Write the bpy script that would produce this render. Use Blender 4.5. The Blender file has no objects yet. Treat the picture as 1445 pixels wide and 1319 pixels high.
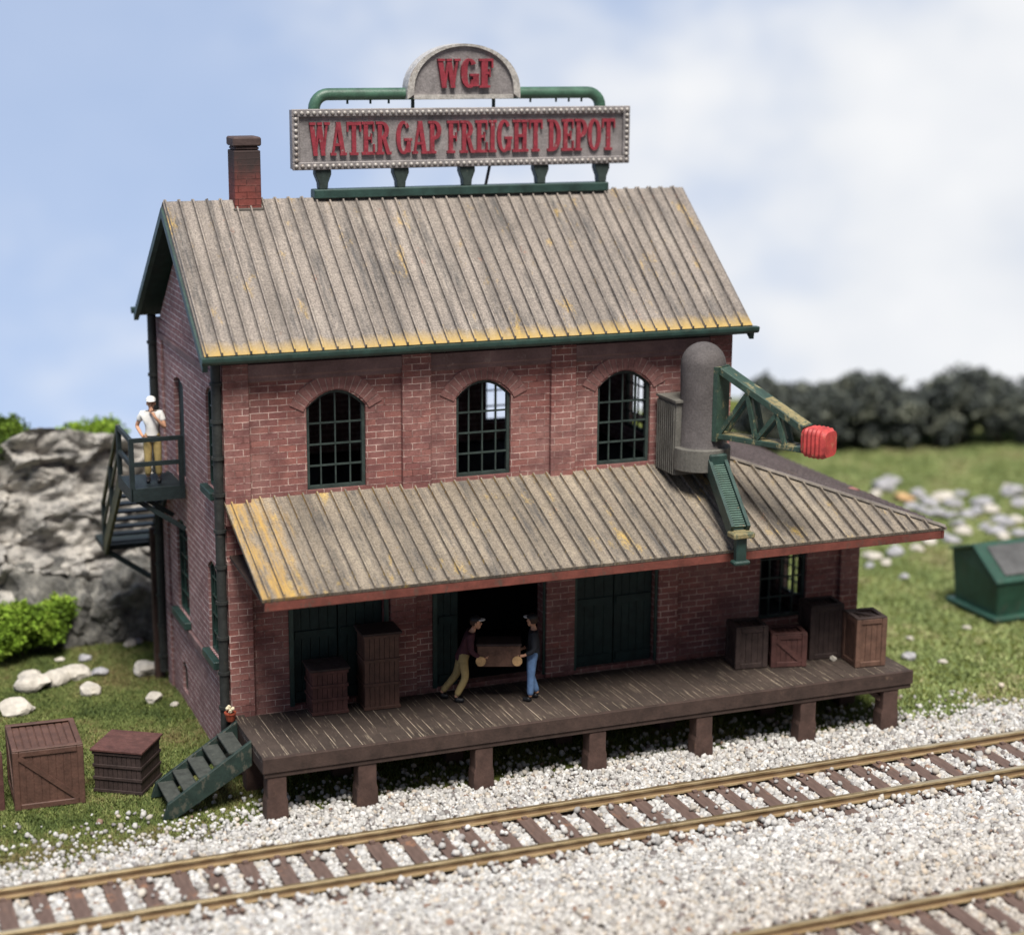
import bpy, bmesh, math, random
import numpy as np
from mathutils import Vector, Matrix, noise as mnoise
R = math.radians
random.seed(7)
rng = np.random.default_rng(11)
C = bpy.context.scene.collection
scene = bpy.context.scene

# ------------------------------------------------------------------ camera, world, sun, exposure
YAW, PITCH, ROLL = R(21.752), R(-13.203), R(0.372)
cam_d = bpy.data.cameras.new('camera')
cam = bpy.data.objects.new('camera', cam_d); C.objects.link(cam)
fwd = Vector((math.sin(YAW) * math.cos(PITCH), math.cos(YAW) * math.cos(PITCH), math.sin(PITCH)))
rgt = Vector((math.cos(YAW), -math.sin(YAW), 0)); up = rgt.cross(fwd)
r2 = rgt * math.cos(ROLL) + up * math.sin(ROLL); u2 = up * math.cos(ROLL) - rgt * math.sin(ROLL)
mw = Matrix((r2, u2, -fwd)).transposed().to_4x4(); mw.translation = (-8.117, -35.443, 14.834)
cam.matrix_world = mw
cam_d.sensor_width = 36; cam_d.lens = 2676.49 / 1445 * 36
cam_d.clip_start = 0.5; cam_d.clip_end = 2000
cam_d.dof.use_dof = True; cam_d.dof.focus_distance = 38.0; cam_d.dof.aperture_fstop = 0.155
scene.camera = cam

SUN_EL, SUN_AZ = R(62), R(190)      # azimuth clockwise from +Y: the sun stands in front of the depot, a little to its right
world = bpy.data.worlds.new('World'); scene.world = world; world.use_nodes = True
wt = world.node_tree; wt.nodes.clear()
def wn(t, **k):
    n = wt.nodes.new(t)
    for a, b in k.items(): setattr(n, a, b)
    return n
w_out = wn('ShaderNodeOutputWorld'); w_bg = wn('ShaderNodeBackground'); w_bg.inputs['Strength'].default_value = 0.13
w_tc = wn('ShaderNodeTexCoord'); w_sep = wn('ShaderNodeSeparateXYZ')
wt.links.new(w_tc.outputs['Generated'], w_sep.inputs[0])
# the layout stands high on a bench: its sky goes on below eye level
w_z = wn('ShaderNodeMath', operation='ADD'); w_z.inputs[1].default_value = 0.62; wt.links.new(w_sep.outputs[2], w_z.inputs[0])
w_zm = wn('ShaderNodeMath', operation='MAXIMUM'); w_zm.inputs[1].default_value = 0.03; wt.links.new(w_z.outputs[0], w_zm.inputs[0])
w_cmb = wn('ShaderNodeCombineXYZ')
wt.links.new(w_sep.outputs[0], w_cmb.inputs[0]); wt.links.new(w_sep.outputs[1], w_cmb.inputs[1]); wt.links.new(w_zm.outputs[0], w_cmb.inputs[2])
w_nrm = wn('ShaderNodeVectorMath', operation='NORMALIZE'); wt.links.new(w_cmb.outputs[0], w_nrm.inputs[0])
w_sky = wn('ShaderNodeTexSky', sky_type='NISHITA', sun_disc=False, sun_elevation=SUN_EL, sun_rotation=SUN_AZ)
w_sky.air_density = 1.0; w_sky.dust_density = 0.4; w_sky.ozone_density = 2.5
wt.links.new(w_nrm.outputs[0], w_sky.inputs['Vector'])
# soft clouds, thicker towards the right of the view
w_map = wn('ShaderNodeMapping'); w_map.inputs['Scale'].default_value = (2.6, 2.6, 4.4); w_map.inputs['Location'].default_value = (0.4, 0.25, 0.1)
wt.links.new(w_tc.outputs['Generated'], w_map.inputs[0])
w_no = wn('ShaderNodeTexNoise'); w_no.inputs['Scale'].default_value = 1.7; w_no.inputs['Detail'].default_value = 6; w_no.inputs['Roughness'].default_value = 0.55
wt.links.new(w_map.outputs[0], w_no.inputs['Vector'])
w_dot = wn('ShaderNodeVectorMath', operation='DOT_PRODUCT'); w_dot.inputs[1].default_value = (rgt.x, rgt.y, -0.75)
wt.links.new(w_tc.outputs['Generated'], w_dot.inputs[0])
w_g = wn('ShaderNodeMath', operation='MULTIPLY_ADD'); w_g.inputs[1].default_value = 0.55; wt.links.new(w_dot.outputs['Value'], w_g.inputs[0]); wt.links.new(w_no.outputs['Fac'], w_g.inputs[2])
w_rmp = wn('ShaderNodeValToRGB'); w_rmp.color_ramp.interpolation = 'EASE'
w_rmp.color_ramp.elements[0].position = 0.40; w_rmp.color_ramp.elements[1].position = 0.70
w_rmp.color_ramp.elements[0].color = (0.36, 0.36, 0.36, 1)
wt.links.new(w_g.outputs[0], w_rmp.inputs[0])
w_mix = wn('ShaderNodeMix', data_type='RGBA'); w_mix.inputs[7].default_value = (3.75, 3.85, 4.05, 1)
w_n2 = wn('ShaderNodeTexNoise'); w_n2.inputs['Scale'].default_value = 3.4; w_n2.inputs['Detail'].default_value = 5; w_n2.inputs['Roughness'].default_value = 0.55
wt.links.new(w_map.outputs[0], w_n2.inputs['Vector'])
w_r2 = wn('ShaderNodeValToRGB'); w_r2.color_ramp.elements[0].position = 0.34; w_r2.color_ramp.elements[1].position = 0.66
w_r2.color_ramp.elements[0].color = (3.25, 3.4, 3.65, 1); w_r2.color_ramp.elements[1].color = (3.85, 3.9, 4.0, 1)
wt.links.new(w_n2.outputs['Fac'], w_r2.inputs[0]); wt.links.new(w_r2.outputs[0], w_mix.inputs[7])
wt.links.new(w_rmp.outputs[0], w_mix.inputs[0]); wt.links.new(w_sky.outputs[0], w_mix.inputs[6])
# sky dimming added overhead and behind the camera to cut fill; left kept bright
w_f = wn('ShaderNodeVectorMath', operation='DOT_PRODUCT'); w_f.inputs[1].default_value = (math.sin(YAW - .75), math.cos(YAW - .75), 0)
wt.links.new(w_tc.outputs['Generated'], w_f.inputs[0])
w_dim = wn('ShaderNodeMapRange'); w_dim.inputs[1].default_value = -0.3; w_dim.inputs[2].default_value = 0.55; w_dim.inputs[3].default_value = 0.28; w_dim.inputs[4].default_value = 1.0
w_dim.interpolation_type = 'SMOOTHSTEP'; wt.links.new(w_f.outputs['Value'], w_dim.inputs[0])
w_mul = wn('ShaderNodeMix', data_type='RGBA', blend_type='MULTIPLY'); w_mul.inputs[0].default_value = 1.0
wt.links.new(w_mix.outputs[2], w_mul.inputs[6]); wt.links.new(w_dim.outputs[0], w_mul.inputs[7])
wt.links.new(w_mul.outputs[2], w_bg.inputs['Color']); wt.links.new(w_bg.outputs[0], w_out.inputs[0])

sun_d = bpy.data.lights.new('sun', 'SUN'); sun = bpy.data.objects.new('sun', sun_d); C.objects.link(sun)
sun_d.energy = 3.5; sun_d.angle = R(24); sun_d.color = (1.0, 0.955, 0.89)
sdir = Vector((math.sin(SUN_AZ) * math.cos(SUN_EL), math.cos(SUN_AZ) * math.cos(SUN_EL), math.sin(SUN_EL)))
sun.rotation_euler = sdir.to_track_quat('Z', 'Y').to_euler(); sun.location = sdir * 60
scene.view_settings.view_transform = 'Standard'; scene.view_settings.look = 'None'
scene.view_settings.exposure = 0.88; scene.view_settings.gamma = 1.0
try: scene.view_settings.use_curve_mapping = False
except Exception: pass

# ------------------------------------------------------------------ node helpers
class NT:
    def __init__(s, name):
        s.m = bpy.data.materials.new(name); s.m.use_nodes = True; s.t = s.m.node_tree; s.t.nodes.clear()
        s.out = s.t.nodes.new('ShaderNodeOutputMaterial'); s.p = s.t.nodes.new('ShaderNodeBsdfPrincipled')
        s.t.links.new(s.p.outputs[0], s.out.inputs[0]); s.tc = s.t.nodes.new('ShaderNodeTexCoord')
    def put(s, sock, v):
        if hasattr(v, 'is_linked') or isinstance(v, bpy.types.NodeSocket): s.t.links.new(v, sock)
        elif isinstance(v, (tuple, list)) and len(v) == 3 and sock.type == 'RGBA': sock.default_value = (*v, 1)
        else: sock.default_value = v
    def vec(s, kind='Object', scale=(1, 1, 1), loc=(0, 0, 0)):
        n = s.t.nodes.new('ShaderNodeMapping'); s.t.links.new(s.tc.outputs[kind], n.inputs[0])
        n.inputs['Scale'].default_value = scale; n.inputs['Location'].default_value = loc
        return n.outputs[0]
    def noise(s, scale, detail=4, rough=.6, vec=None, w=None):
        n = s.t.nodes.new('ShaderNodeTexNoise'); n.inputs['Scale'].default_value = scale
        n.inputs['Detail'].default_value = detail; n.inputs['Roughness'].default_value = rough
        s.t.links.new(vec if vec is not None else s.tc.outputs['Object'], n.inputs['Vector']); return n.outputs['Fac']
    def ramp(s, fac, *stops):
        n = s.t.nodes.new('ShaderNodeValToRGB'); e = n.color_ramp.elements
        while len(e) < len(stops): e.new(.5)
        for i, (p, c) in enumerate(stops):
            e[i].position = p; e[i].color = (c, c, c, 1) if not isinstance(c, (tuple, list)) else (*c, 1)
        s.put(n.inputs[0], fac); return n.outputs[0]
    def mix(s, fac, a, b, blend='MIX'):
        n = s.t.nodes.new('ShaderNodeMix'); n.data_type = 'RGBA'; n.blend_type = blend
        s.put(n.inputs[0], fac); s.put(n.inputs[6], a); s.put(n.inputs[7], b); return n.outputs[2]
    def math(s, op, a, b=0.0, c=0.0):
        n = s.t.nodes.new('ShaderNodeMath'); n.operation = op
        s.put(n.inputs[0], a); s.put(n.inputs[1], b)
        if op == 'MULTIPLY_ADD': s.put(n.inputs[2], c)
        return n.outputs[0]
    def attr(s, name):
        n = s.t.nodes.new('ShaderNodeAttribute'); n.attribute_name = name; return n.outputs['Color']
    def bump(s, h, strength=.5, dist=.02):
        n = s.t.nodes.new('ShaderNodeBump'); n.inputs['Strength'].default_value = strength; n.inputs['Distance'].default_value = dist
        s.put(n.inputs['Height'], h)
        if s.p.inputs['Normal'].is_linked: s.t.links.new(s.p.inputs['Normal'].links[0].from_socket, n.inputs['Normal'])
        s.t.links.new(n.outputs[0], s.p.inputs['Normal'])
    def fin(s, col, rough=.8, metal=0.0, spec=.3):
        s.put(s.p.inputs['Base Color'], col); s.put(s.p.inputs['Roughness'], rough); s.put(s.p.inputs['Metallic'], metal)
        s.p.inputs['Specular IOR Level'].default_value = spec
        return s.m

def painted(name, col, worn=None, worn_at=.62, scale=2.2, rough=.7, metal=0., grain=.25, bump=.35, var=.35, spec=.3, grain_scale=22):
    """weathered paint: large tone drift, fine grain, patches of a second colour"""
    n = NT(name)
    lo = tuple(c * (1 - var) for c in col); hi = tuple(min(1, c * (1 + var)) for c in col)
    c = n.ramp(n.noise(scale, 5, .65), (.3, lo), (.7, hi))
    g = n.noise(grain_scale, 3, .7)
    c = n.mix(grain, c, n.ramp(g, (.35, 0.25), (.65, 1.0)), 'MULTIPLY')
    if worn:
        wv = n.noise(scale * 1.7, 8, .75, n.vec('Object', (1, 1, .6), (3, 1, 7)))
        c = n.mix(n.ramp(wv, (worn_at, 0), (worn_at + .08, 1)), c, worn)
    n.bump(g, bump, .02)
    return n.fin(c, rough, metal, spec)

M = {}
# brick: UVs are in metres
def brick(name, c1, c2, pale, pale_at, dust, dust_amt=.5, soot=True):
    n = NT(name)
    b = n.t.nodes.new('ShaderNodeTexBrick'); wv_ = n.t.nodes.new('ShaderNodeVectorMath'); wv_.operation = 'MULTIPLY_ADD'; nz_ = n.t.nodes.new('ShaderNodeTexNoise'); nz_.inputs['Scale'].default_value = 4.5; nz_.inputs['Detail'].default_value = 3
    n.t.links.new(n.tc.outputs['UV'], nz_.inputs['Vector']); n.t.links.new(nz_.outputs['Color'], wv_.inputs[0]); wv_.inputs[1].default_value = (.018, .018, 0); n.t.links.new(n.tc.outputs['UV'], wv_.inputs[2]); n.t.links.new(wv_.outputs[0], b.inputs['Vector'])
    warp = n.noise(3.0, 3, .6)
    b.inputs['Color1'].default_value = (*c1, 1); b.inputs['Color2'].default_value = (*c2, 1)
    b.inputs['Scale'].default_value = 1; b.inputs['Brick Width'].default_value = .365; b.inputs['Row Height'].default_value = .1345
    b.inputs['Mortar Size'].default_value = .0112; b.inputs['Mortar Smooth'].default_value = .35; b.inputs['Bias'].default_value = -.1
    pat = n.noise(1.1, 7, .7, n.vec('Object', (1, 1, 1.2), (2, 5, 1)))
    mort = n.mix(n.ramp(n.math('ADD', n.math('MULTIPLY', pat, .6), n.math('MULTIPLY', n.noise(7, 4, .7), .4)), (pale_at - .03, 0), (pale_at + .12, 1)), tuple(c * .42 for c in c1), pale)
    n.put(b.inputs['Mortar'], mort)
    c = b.outputs['Color']
    big = n.noise(.55, 5, .65)
    c = n.mix(n.math('MULTIPLY', n.ramp(big, (.42, 0), (.68, 1)), dust_amt), c, dust)
    dr = n.noise(1.9, 6, .7, n.vec('Object', (1, 1, 1.4), (6, 1, 8)))
    c = n.mix(n.ramp(dr, (.44, 0), (.62, .6)), c, tuple(q * .62 for q in c2))
    g = n.noise(30, 3, .7)
    c = n.mix(.35, c, n.ramp(g, (.3, .3), (.65, 1.1)), 'MULTIPLY')
    if soot:
        s = n.noise(.9, 8, .75, n.vec('Object', (1, 1, .5), (9, 2, 4)))
        c = n.mix(n.ramp(s, (.60, 0), (.74, .7)), c, (.045, .035, .035))
    n.bump(b.outputs['Fac'], .55, .02); n.bump(g, .3, .012)
    return n.fin(c, .88, 0, .2)
M['brick'] = brick('brick_front', (.295, .12, .102), (.20, .085, .082), (.68, .50, .44), .43, (.35, .215, .19), .6)
M['brick_side'] = brick('brick_side', (.38, .20, .19), (.31, .16, .155), (.84, .72, .68), .38, (.30, .21, .20), .6, False)
M['brick_red'] = brick('brick_chimney', (.27, .075, .06), (.20, .06, .05), (.42, .20, .16), .50, (.06, .05, .05), .6)
def chimney_soot(m):      # soot crust round the flue
    t = m.node_tree; p = [q for q in t.nodes if q.type == 'BSDF_PRINCIPLED'][0]; src = p.inputs['Base Color'].links[0].from_socket
    n = NT.__new__(NT); n.m = m; n.t = t; n.p = p; n.tc = [q for q in t.nodes if q.type == 'TEX_COORD'][0]
    sp = t.nodes.new('ShaderNodeSeparateXYZ'); t.links.new(n.tc.outputs['Object'], sp.inputs[0])
    h = n.math('ADD', sp.outputs[2], n.math('MULTIPLY', n.noise(2.5, 5, .7), .9))
    c = n.mix(n.ramp(n.math('MULTIPLY_ADD', h, 1.0, -11.75), (.1, 0), (.75, .93)), src, (.04, .033, .032)); t.links.new(c, p.inputs['Base Color'])
chimney_soot(M['brick_red'])
M['brick_arch'] = painted('arch_brick', (.29, .14, .125), (.36, .23, .20), .6, 2.5, .85, 0, .4, .4, .3)
M['mortar'] = painted('pale_mortar', (.48, .34, .30), (.2, .1, .09), .5, 2.5, .9)
M['stone_band'] = painted('weathered_frieze', (.20, .125, .12), (.30, .22, .20), .6, 1.5, .85)

def seam_roof(name, base, tint, seed=0.0, stain=(.52, .33, .06), seam=.2855, dark_at=.495, seam_off=0.0):
    n = NT(name)
    uvv = n.vec('UV', (1, 1, 1), (seed, 0, 0))
    sp = n.t.nodes.new('ShaderNodeSeparateXYZ'); n.t.links.new(n.tc.outputs['UV'], sp.inputs[0])
    pan = n.math('FLOOR', n.math('DIVIDE', sp.outputs[0], seam))
    wnz = n.t.nodes.new('ShaderNodeTexWhiteNoise'); wnz.noise_dimensions = '1D'; n.t.links.new(n.math('ADD', pan, seed * 3.7), wnz.inputs['W'])
    big = n.noise(.7, 6, .7, n.vec('UV', (1, .7, 1), (seed, 1, 0)))
    c = n.ramp(big, (.3, tuple(b * .72 for b in base)), (.55, base), (.72, tint))
    c = n.mix(.42, c, n.ramp(wnz.outputs['Value'], (0, .62), (1, 1.12)), 'MULTIPLY')
    # dark grime running down single panels
    st = n.noise(1.0, 7, .75, n.vec('UV', (3.2, .33, 1), (seed + 4, 2, 0)))
    c = n.mix(n.ramp(st, (dark_at, 0), (dark_at + .16, .85)), c, (.062, .06, .06))
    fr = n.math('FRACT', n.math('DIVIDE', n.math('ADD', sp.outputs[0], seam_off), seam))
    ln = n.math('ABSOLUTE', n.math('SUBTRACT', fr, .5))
    c = n.mix(n.math('MULTIPLY', n.ramp(ln, (.26, 0), (.37, 1), (.415, .9), (.44, 0)), n.ramp(n.noise(1.0, 5, .7, n.vec('UV', (2.5, .5, 1))), (.3, .35), (.65, .9))), c, (.10, .088, .078))  # rib shadows painted into the colour as dark lines along both sides
    # ochre rust: flecks and runs
    ru = n.noise(1.0, 8, .78, n.vec('UV', (1.6, .55, 1), (seed + 8, 5, 0)))
    c = n.mix(n.ramp(ru, (.575, 0), (.70, .8)), c, stain)
    re = n.noise(1.3, 9, .8, n.vec('UV', (1.5, .8, 1), (seed + 1, 9, 0)))
    c = n.mix(n.ramp(re, (.62, 0), (.70, .65)), c, (.36, .115, .05))
    gr = n.noise(17, 2, .8); gr2 = n.noise(34, 2, .8)
    c = n.mix(.5, c, n.ramp(gr, (.33, .5), (.52, .97), (.68, 1.3)), 'MULTIPLY')
    c = n.mix(.5, c, n.ramp(gr2, (.34, .45), (.5, 1.0), (.68, 1.35)), 'MULTIPLY')
    n.bump(gr, .35, .02)
    return n, c, sp
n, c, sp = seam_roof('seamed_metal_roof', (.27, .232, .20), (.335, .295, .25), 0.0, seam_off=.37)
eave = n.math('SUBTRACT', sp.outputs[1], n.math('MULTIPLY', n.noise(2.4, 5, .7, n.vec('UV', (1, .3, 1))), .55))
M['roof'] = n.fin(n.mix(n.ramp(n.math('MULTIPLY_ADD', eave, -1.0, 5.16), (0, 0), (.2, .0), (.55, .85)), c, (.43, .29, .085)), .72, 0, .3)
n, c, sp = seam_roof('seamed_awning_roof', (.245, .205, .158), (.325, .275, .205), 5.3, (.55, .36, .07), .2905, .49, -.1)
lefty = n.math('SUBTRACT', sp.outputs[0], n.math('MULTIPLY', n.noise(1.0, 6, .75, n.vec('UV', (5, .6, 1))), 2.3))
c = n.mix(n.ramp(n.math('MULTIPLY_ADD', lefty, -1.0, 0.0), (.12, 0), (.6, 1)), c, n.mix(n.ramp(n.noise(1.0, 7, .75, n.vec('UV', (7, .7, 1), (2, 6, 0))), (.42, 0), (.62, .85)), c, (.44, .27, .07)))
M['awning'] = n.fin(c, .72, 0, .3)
M['hipcap'] = painted('hip_cap_grey', (.25, .22, .19), (.11, .1, .1), .6, 2, .8)
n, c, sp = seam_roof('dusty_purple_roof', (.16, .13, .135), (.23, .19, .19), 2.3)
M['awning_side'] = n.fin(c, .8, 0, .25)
M['green'] = painted('dark_green_paint', (.022, .052, .043), (.19, .15, .07), .70, 3, .5, .0, .3, .3, .4, .45)
M['green_pipe'] = painted('pipe_green_paint', (.05, .115, .075), (.24, .19, .09), .72, 3, .45, .0, .3, .25, .35, .5)  # brighter green paint of the sign's pipe frame
M['green_door'] = painted('door_green_paint', (.012, .028, .026), (.05, .05, .04), .7, 4, .6)
M['iron'] = painted('window_iron', (.035, .05, .045), (.12, .11, .08), .66, 5, .55)
M['red_trim'] = painted('red_brown_trim', (.15, .045, .033), (.085, .05, .038), .54, 2.5, .7)
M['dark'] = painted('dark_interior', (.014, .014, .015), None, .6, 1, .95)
M['pipe'] = painted('tarred_downpipe', (.03, .032, .03), (.11, .09, .07), .62, 5, .55)
M['deck_side'] = painted('dark_brown_timber', (.052, .033, .027), (.13, .085, .06), .62, 3, .8)
M['post'] = painted('brown_post', (.072, .042, .034), (.12, .07, .048), .6, 3, .8)
M['crate'] = painted('crate_brown', (.10, .05, .036), (.20, .12, .085), .66, 4, .62, 0, .3, .4, .3, .4)
M['crate_red'] = painted('crate_reddish', (.095, .042, .036), (.20, .11, .09), .66, 4, .7)
M['crate_dark'] = painted('crate_dark', (.045, .03, .027), (.11, .075, .06), .68, 4, .7)
M['crate_grey'] = painted('crate_grey', (.062, .042, .037), (.12, .10, .095), .6, 4, .8)
M['crate_tan'] = painted('crate_tan', (.125, .068, .048), (.24, .15, .10), .62, 4, .7)
M['signgrey'] = painted('sign_weathered_zinc', (.29, .265, .26), (.33, .15, .075), .685, 2.6, .6, .2, .45, .5, .3, .5, 26)
M['sign_pale'] = painted('sign_pale_rim', (.55, .52, .48), (.26, .20, .17), .58, 3.5, .5, .25, .5, .6, .3, .5)
M['bead'] = painted('sign_bulb', (.42, .39, .36), (.2, .15, .12), .55, 5, .5, .3, .3, .3, .25, .5)
M['letter'] = painted('red_letter_paint', (.27, .033, .048), (.30, .2, .19), .60, 6, .45, 0, .35, .3, .3, .5)
M['cranegrey'] = painted('crane_grey', (.105, .093, .09), (.24, .2, .12), .70, 2.5, .75, 0, .4, .4, .2)
M['boxgrey'] = painted('crane_box_grey', (.135, .128, .112), (.26, .22, .14), .66, 2.5, .75, 0, .35, .3, .25)
M['tipred'] = painted('tip_red', (.44, .05, .045), (.50, .22, .12), .58, 5, .6, 0, .25, .25, .3, .5)
M['chute'] = painted('chute_green', (.07, .12, .095), (.33, .13, .05), .60, 3, .6)
M['ochre'] = painted('ochre_worn_edge', (.24, .20, .10), (.07, .09, .06), .50, 4, .7)
M['boomgreen'] = painted('boom_green', (.036, .07, .052), (.26, .22, .11), .56, 2.5, .55, .0, .35, .3, .4, .4)
M['step'] = painted('step_green', (.02, .036, .03), (.075, .075, .058), .53, 4, .6)
M['tread'] = painted('tread_grey_green', (.05, .055, .048), (.12, .11, .09), .6, 6, .8)
M['bal'] = painted('balcony_black_green', (.016, .025, .026), (.08, .07, .045), .70, 4, .55)
M['olive'] = painted('olive_stair_side', (.10, .095, .05), (.03, .04, .035), .52, 3, .7)
M['dump'] = painted('dumpster_green', (.018, .062, .042), (.04, .06, .045), .56, 2, .5, 0, .2, .2, .3, .5)
M['dumplid'] = painted('dumpster_lid', (.085, .085, .085), (.04, .09, .065), .66, 2, .6)
M['skin'] = painted('skin', (.55, .30, .19), None, .6, 8, .6, 0, .05, .1, .1)
M['white'] = painted('white_cloth', (.74, .73, .70), None, .6, 8, .8, 0, .08, .1, .06)
M['khaki'] = painted('khaki_cloth', (.40, .30, .12), None, .6, 9, .8, 0, .12, .2, .2)
M['tan_trousers'] = painted('tan_trouser_cloth', (.36, .27, .12), None, .6, 9, .8, 0, .12, .2, .2)
M['maroon'] = painted('maroon_cloth', (.065, .022, .03), None, .6, 9, .8, 0, .12, .2, .2)
M['navy'] = painted('black_jacket', (.018, .02, .026), (.07, .08, .10), .7, 9, .7)
M['denim'] = painted('denim_cloth', (.115, .20, .36), (.2, .28, .42), .68, 9, .8, 0, .15, .2, .25)
M['black'] = painted('black_leather', (.015, .015, .017), None, .6, 8, .45, 0, .1, .1, .1)
M['hair'] = painted('brown_hair', (.05, .028, .018), None, .6, 8, .7)
M['disc'] = painted('pale_wood_disc', (.52, .33, .16), (.33, .17, .08), .6, 7, .7)
M['terracotta'] = painted('terracotta', (.33, .07, .035), (.16, .05, .03), .6, 8, .8)
M['petal'] = painted('cream_petal', (.68, .60, .42), None, .6, 9, .8)

# deck boards: pale scratches along the boards
n = NT('deck_boards')
big = n.noise(1.2, 6, .7)
c = n.ramp(big, (.3, (.036, .027, .023)), (.7, (.075, .055, .045)))
sc = n.noise(1.0, 5, .65, n.vec('UV', (22, 1.1, 1)))
c = n.mix(n.ramp(sc, (.595, 0), (.65, .7)), c, (.33, .27, .20))
g = n.noise(26, 3, .7); c = n.mix(.4, c, n.ramp(g, (.3, .4), (.65, 1.15)), 'MULTIPLY'); n.bump(sc, .4, .02)
M['deck'] = n.fin(c, .82, 0, .25)
n = NT('deck_seam')
c = n.ramp(n.noise(1.0, 4, .7, n.vec('Object', (4, 1.2, 1))), (.40, (.05, .038, .03)), (.56, (.46, .38, .29)))
M['deck_seam'] = n.fin(c, .85)
# rails: brass head, brown weathered web
n = NT('brass_rail')
g = n.noise(1.0, 6, .7, n.vec('Object', (1.3, 9, 9)))
c = n.ramp(g, (.35, (.42, .31, .16)), (.62, (.78, .62, .37)))
c = n.mix(n.ramp(n.noise(2.2, 7, .8, n.vec('Object', (1, 2, 5), (4, 4, 4))), (.56, 0), (.68, .75)), c, (.10, .055, .035))
sp = n.t.nodes.new('ShaderNodeSeparateXYZ'); n.t.links.new(n.tc.outputs['Object'], sp.inputs[0])
web = n.ramp(sp.outputs[2], (.095, 0), (.105, .75), (.185, .75), (.2, 0))      # rust on the web, bare brass on head and foot
c = n.mix(web, c, (.15, .085, .05))
M['rail'] = n.fin(c, n.ramp(g, (.3, .40), (.7, .28)), n.math('MULTIPLY_ADD', web, -.9, .85), .5)
n = NT('sleeper_timber')
gn = n.noise(1.0, 6, .7, n.vec('Object', (16, 1.6, 9)))
c = n.ramp(gn, (.3, (.075, .05, .042)), (.7, (.155, .105, .088)))
c = n.mix(n.ramp(n.noise(1.4, 6, .7, n.t.nodes.new('ShaderNodeNewGeometry').outputs['Position']), (.60, 0), (.70, .7)), c, (.30, .15, .085))
n.bump(gn, .5, .02); M['sleeper'] = n.fin(c, .85, 0, .2)
# particle-like stuff carries a colour per stone, blade or leaf
def attr_mat(name, rough=.85, spec=.25, trans=0.0):
    n = NT(name); c = n.attr('Col')
    g = n.noise(30, 2, .6); c = n.mix(.25, c, n.ramp(g, (.3, .5), (.7, 1.15)), 'MULTIPLY')
    return n.fin(c, rough, 0, spec)
M['stones'] = attr_mat('ballast_stones', .8, .3)
M['blades'] = attr_mat('grass_blades', .85, .15)
M['leaf'] = attr_mat('foliage_leaves', .8, .2)
n = NT('ground_earth')
pos = n.t.nodes.new('ShaderNodeNewGeometry').outputs['Position']
spp = n.t.nodes.new('ShaderNodeSeparateXYZ'); n.t.links.new(pos, spp.inputs[0])
nz = n.noise(1.0, 6, .7, pos); nf = n.noise(9, 4, .7, pos)
turf = n.ramp(n.noise(.35, 5, .6, pos), (.35, (.075, .095, .022)), (.6, (.115, .13, .03)), (.75, (.15, .12, .05)))
turf = n.mix(.5, turf, n.ramp(nf, (.3, .35), (.7, 1.2)), 'MULTIPLY')
grit = n.ramp(nf, (.3, (.06, .05, .042)), (.6, (.15, .12, .10)))
edge = n.math('ADD', spp.outputs[1], n.math('MULTIPLY', nz, 1.2))
M['ground'] = n.fin(n.mix(n.ramp(n.math('MULTIPLY_ADD', edge, -.5, -.85), (0.0, 0), (.2, 1)), turf, grit), .95, 0, .1)
n = NT('cliff_rock')
a = n.noise(.9, 9, .72); b = n.noise(3.2, 8, .75, n.vec('Object', (1, 1, 2.2), (3, 3, 3)))
c = n.ramp(a, (.30, (.15, .145, .14)), (.46, (.38, .36, .33)), (.64, (.62, .58, .52)))
c = n.mix(n.ramp(b, (.38, .85), (.5, 0)), c, (.055, .055, .058))
n.bump(b, .8, .15); n.bump(n.noise(9, 6, .7), .5, .05)
M['rock'] = n.fin(c, .9, 0, .2)
n = NT('dark_boulder_rock'); a = n.noise(2.0, 9, .75); n.bump(n.noise(5, 7, .75), .8, .06)
M['rock_dark'] = n.fin(n.ramp(a, (.34, (.045, .045, .046)), (.52, (.15, .145, .13)), (.68, (.34, .32, .28))), .9, 0, .2)
n = NT('field_stone')
a = n.noise(3.0, 7, .7)
M['stone'] = n.fin(n.ramp(a, (.3, (.30, .275, .24)), (.65, (.56, .52, .45))), .9, 0, .2); 
n = NT('grey_field_stone')
M['stone_grey'] = n.fin(n.ramp(n.noise(3.0, 7, .7), (.3, (.16, .16, .17)), (.65, (.42, .41, .42))), .9, 0, .2)

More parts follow.
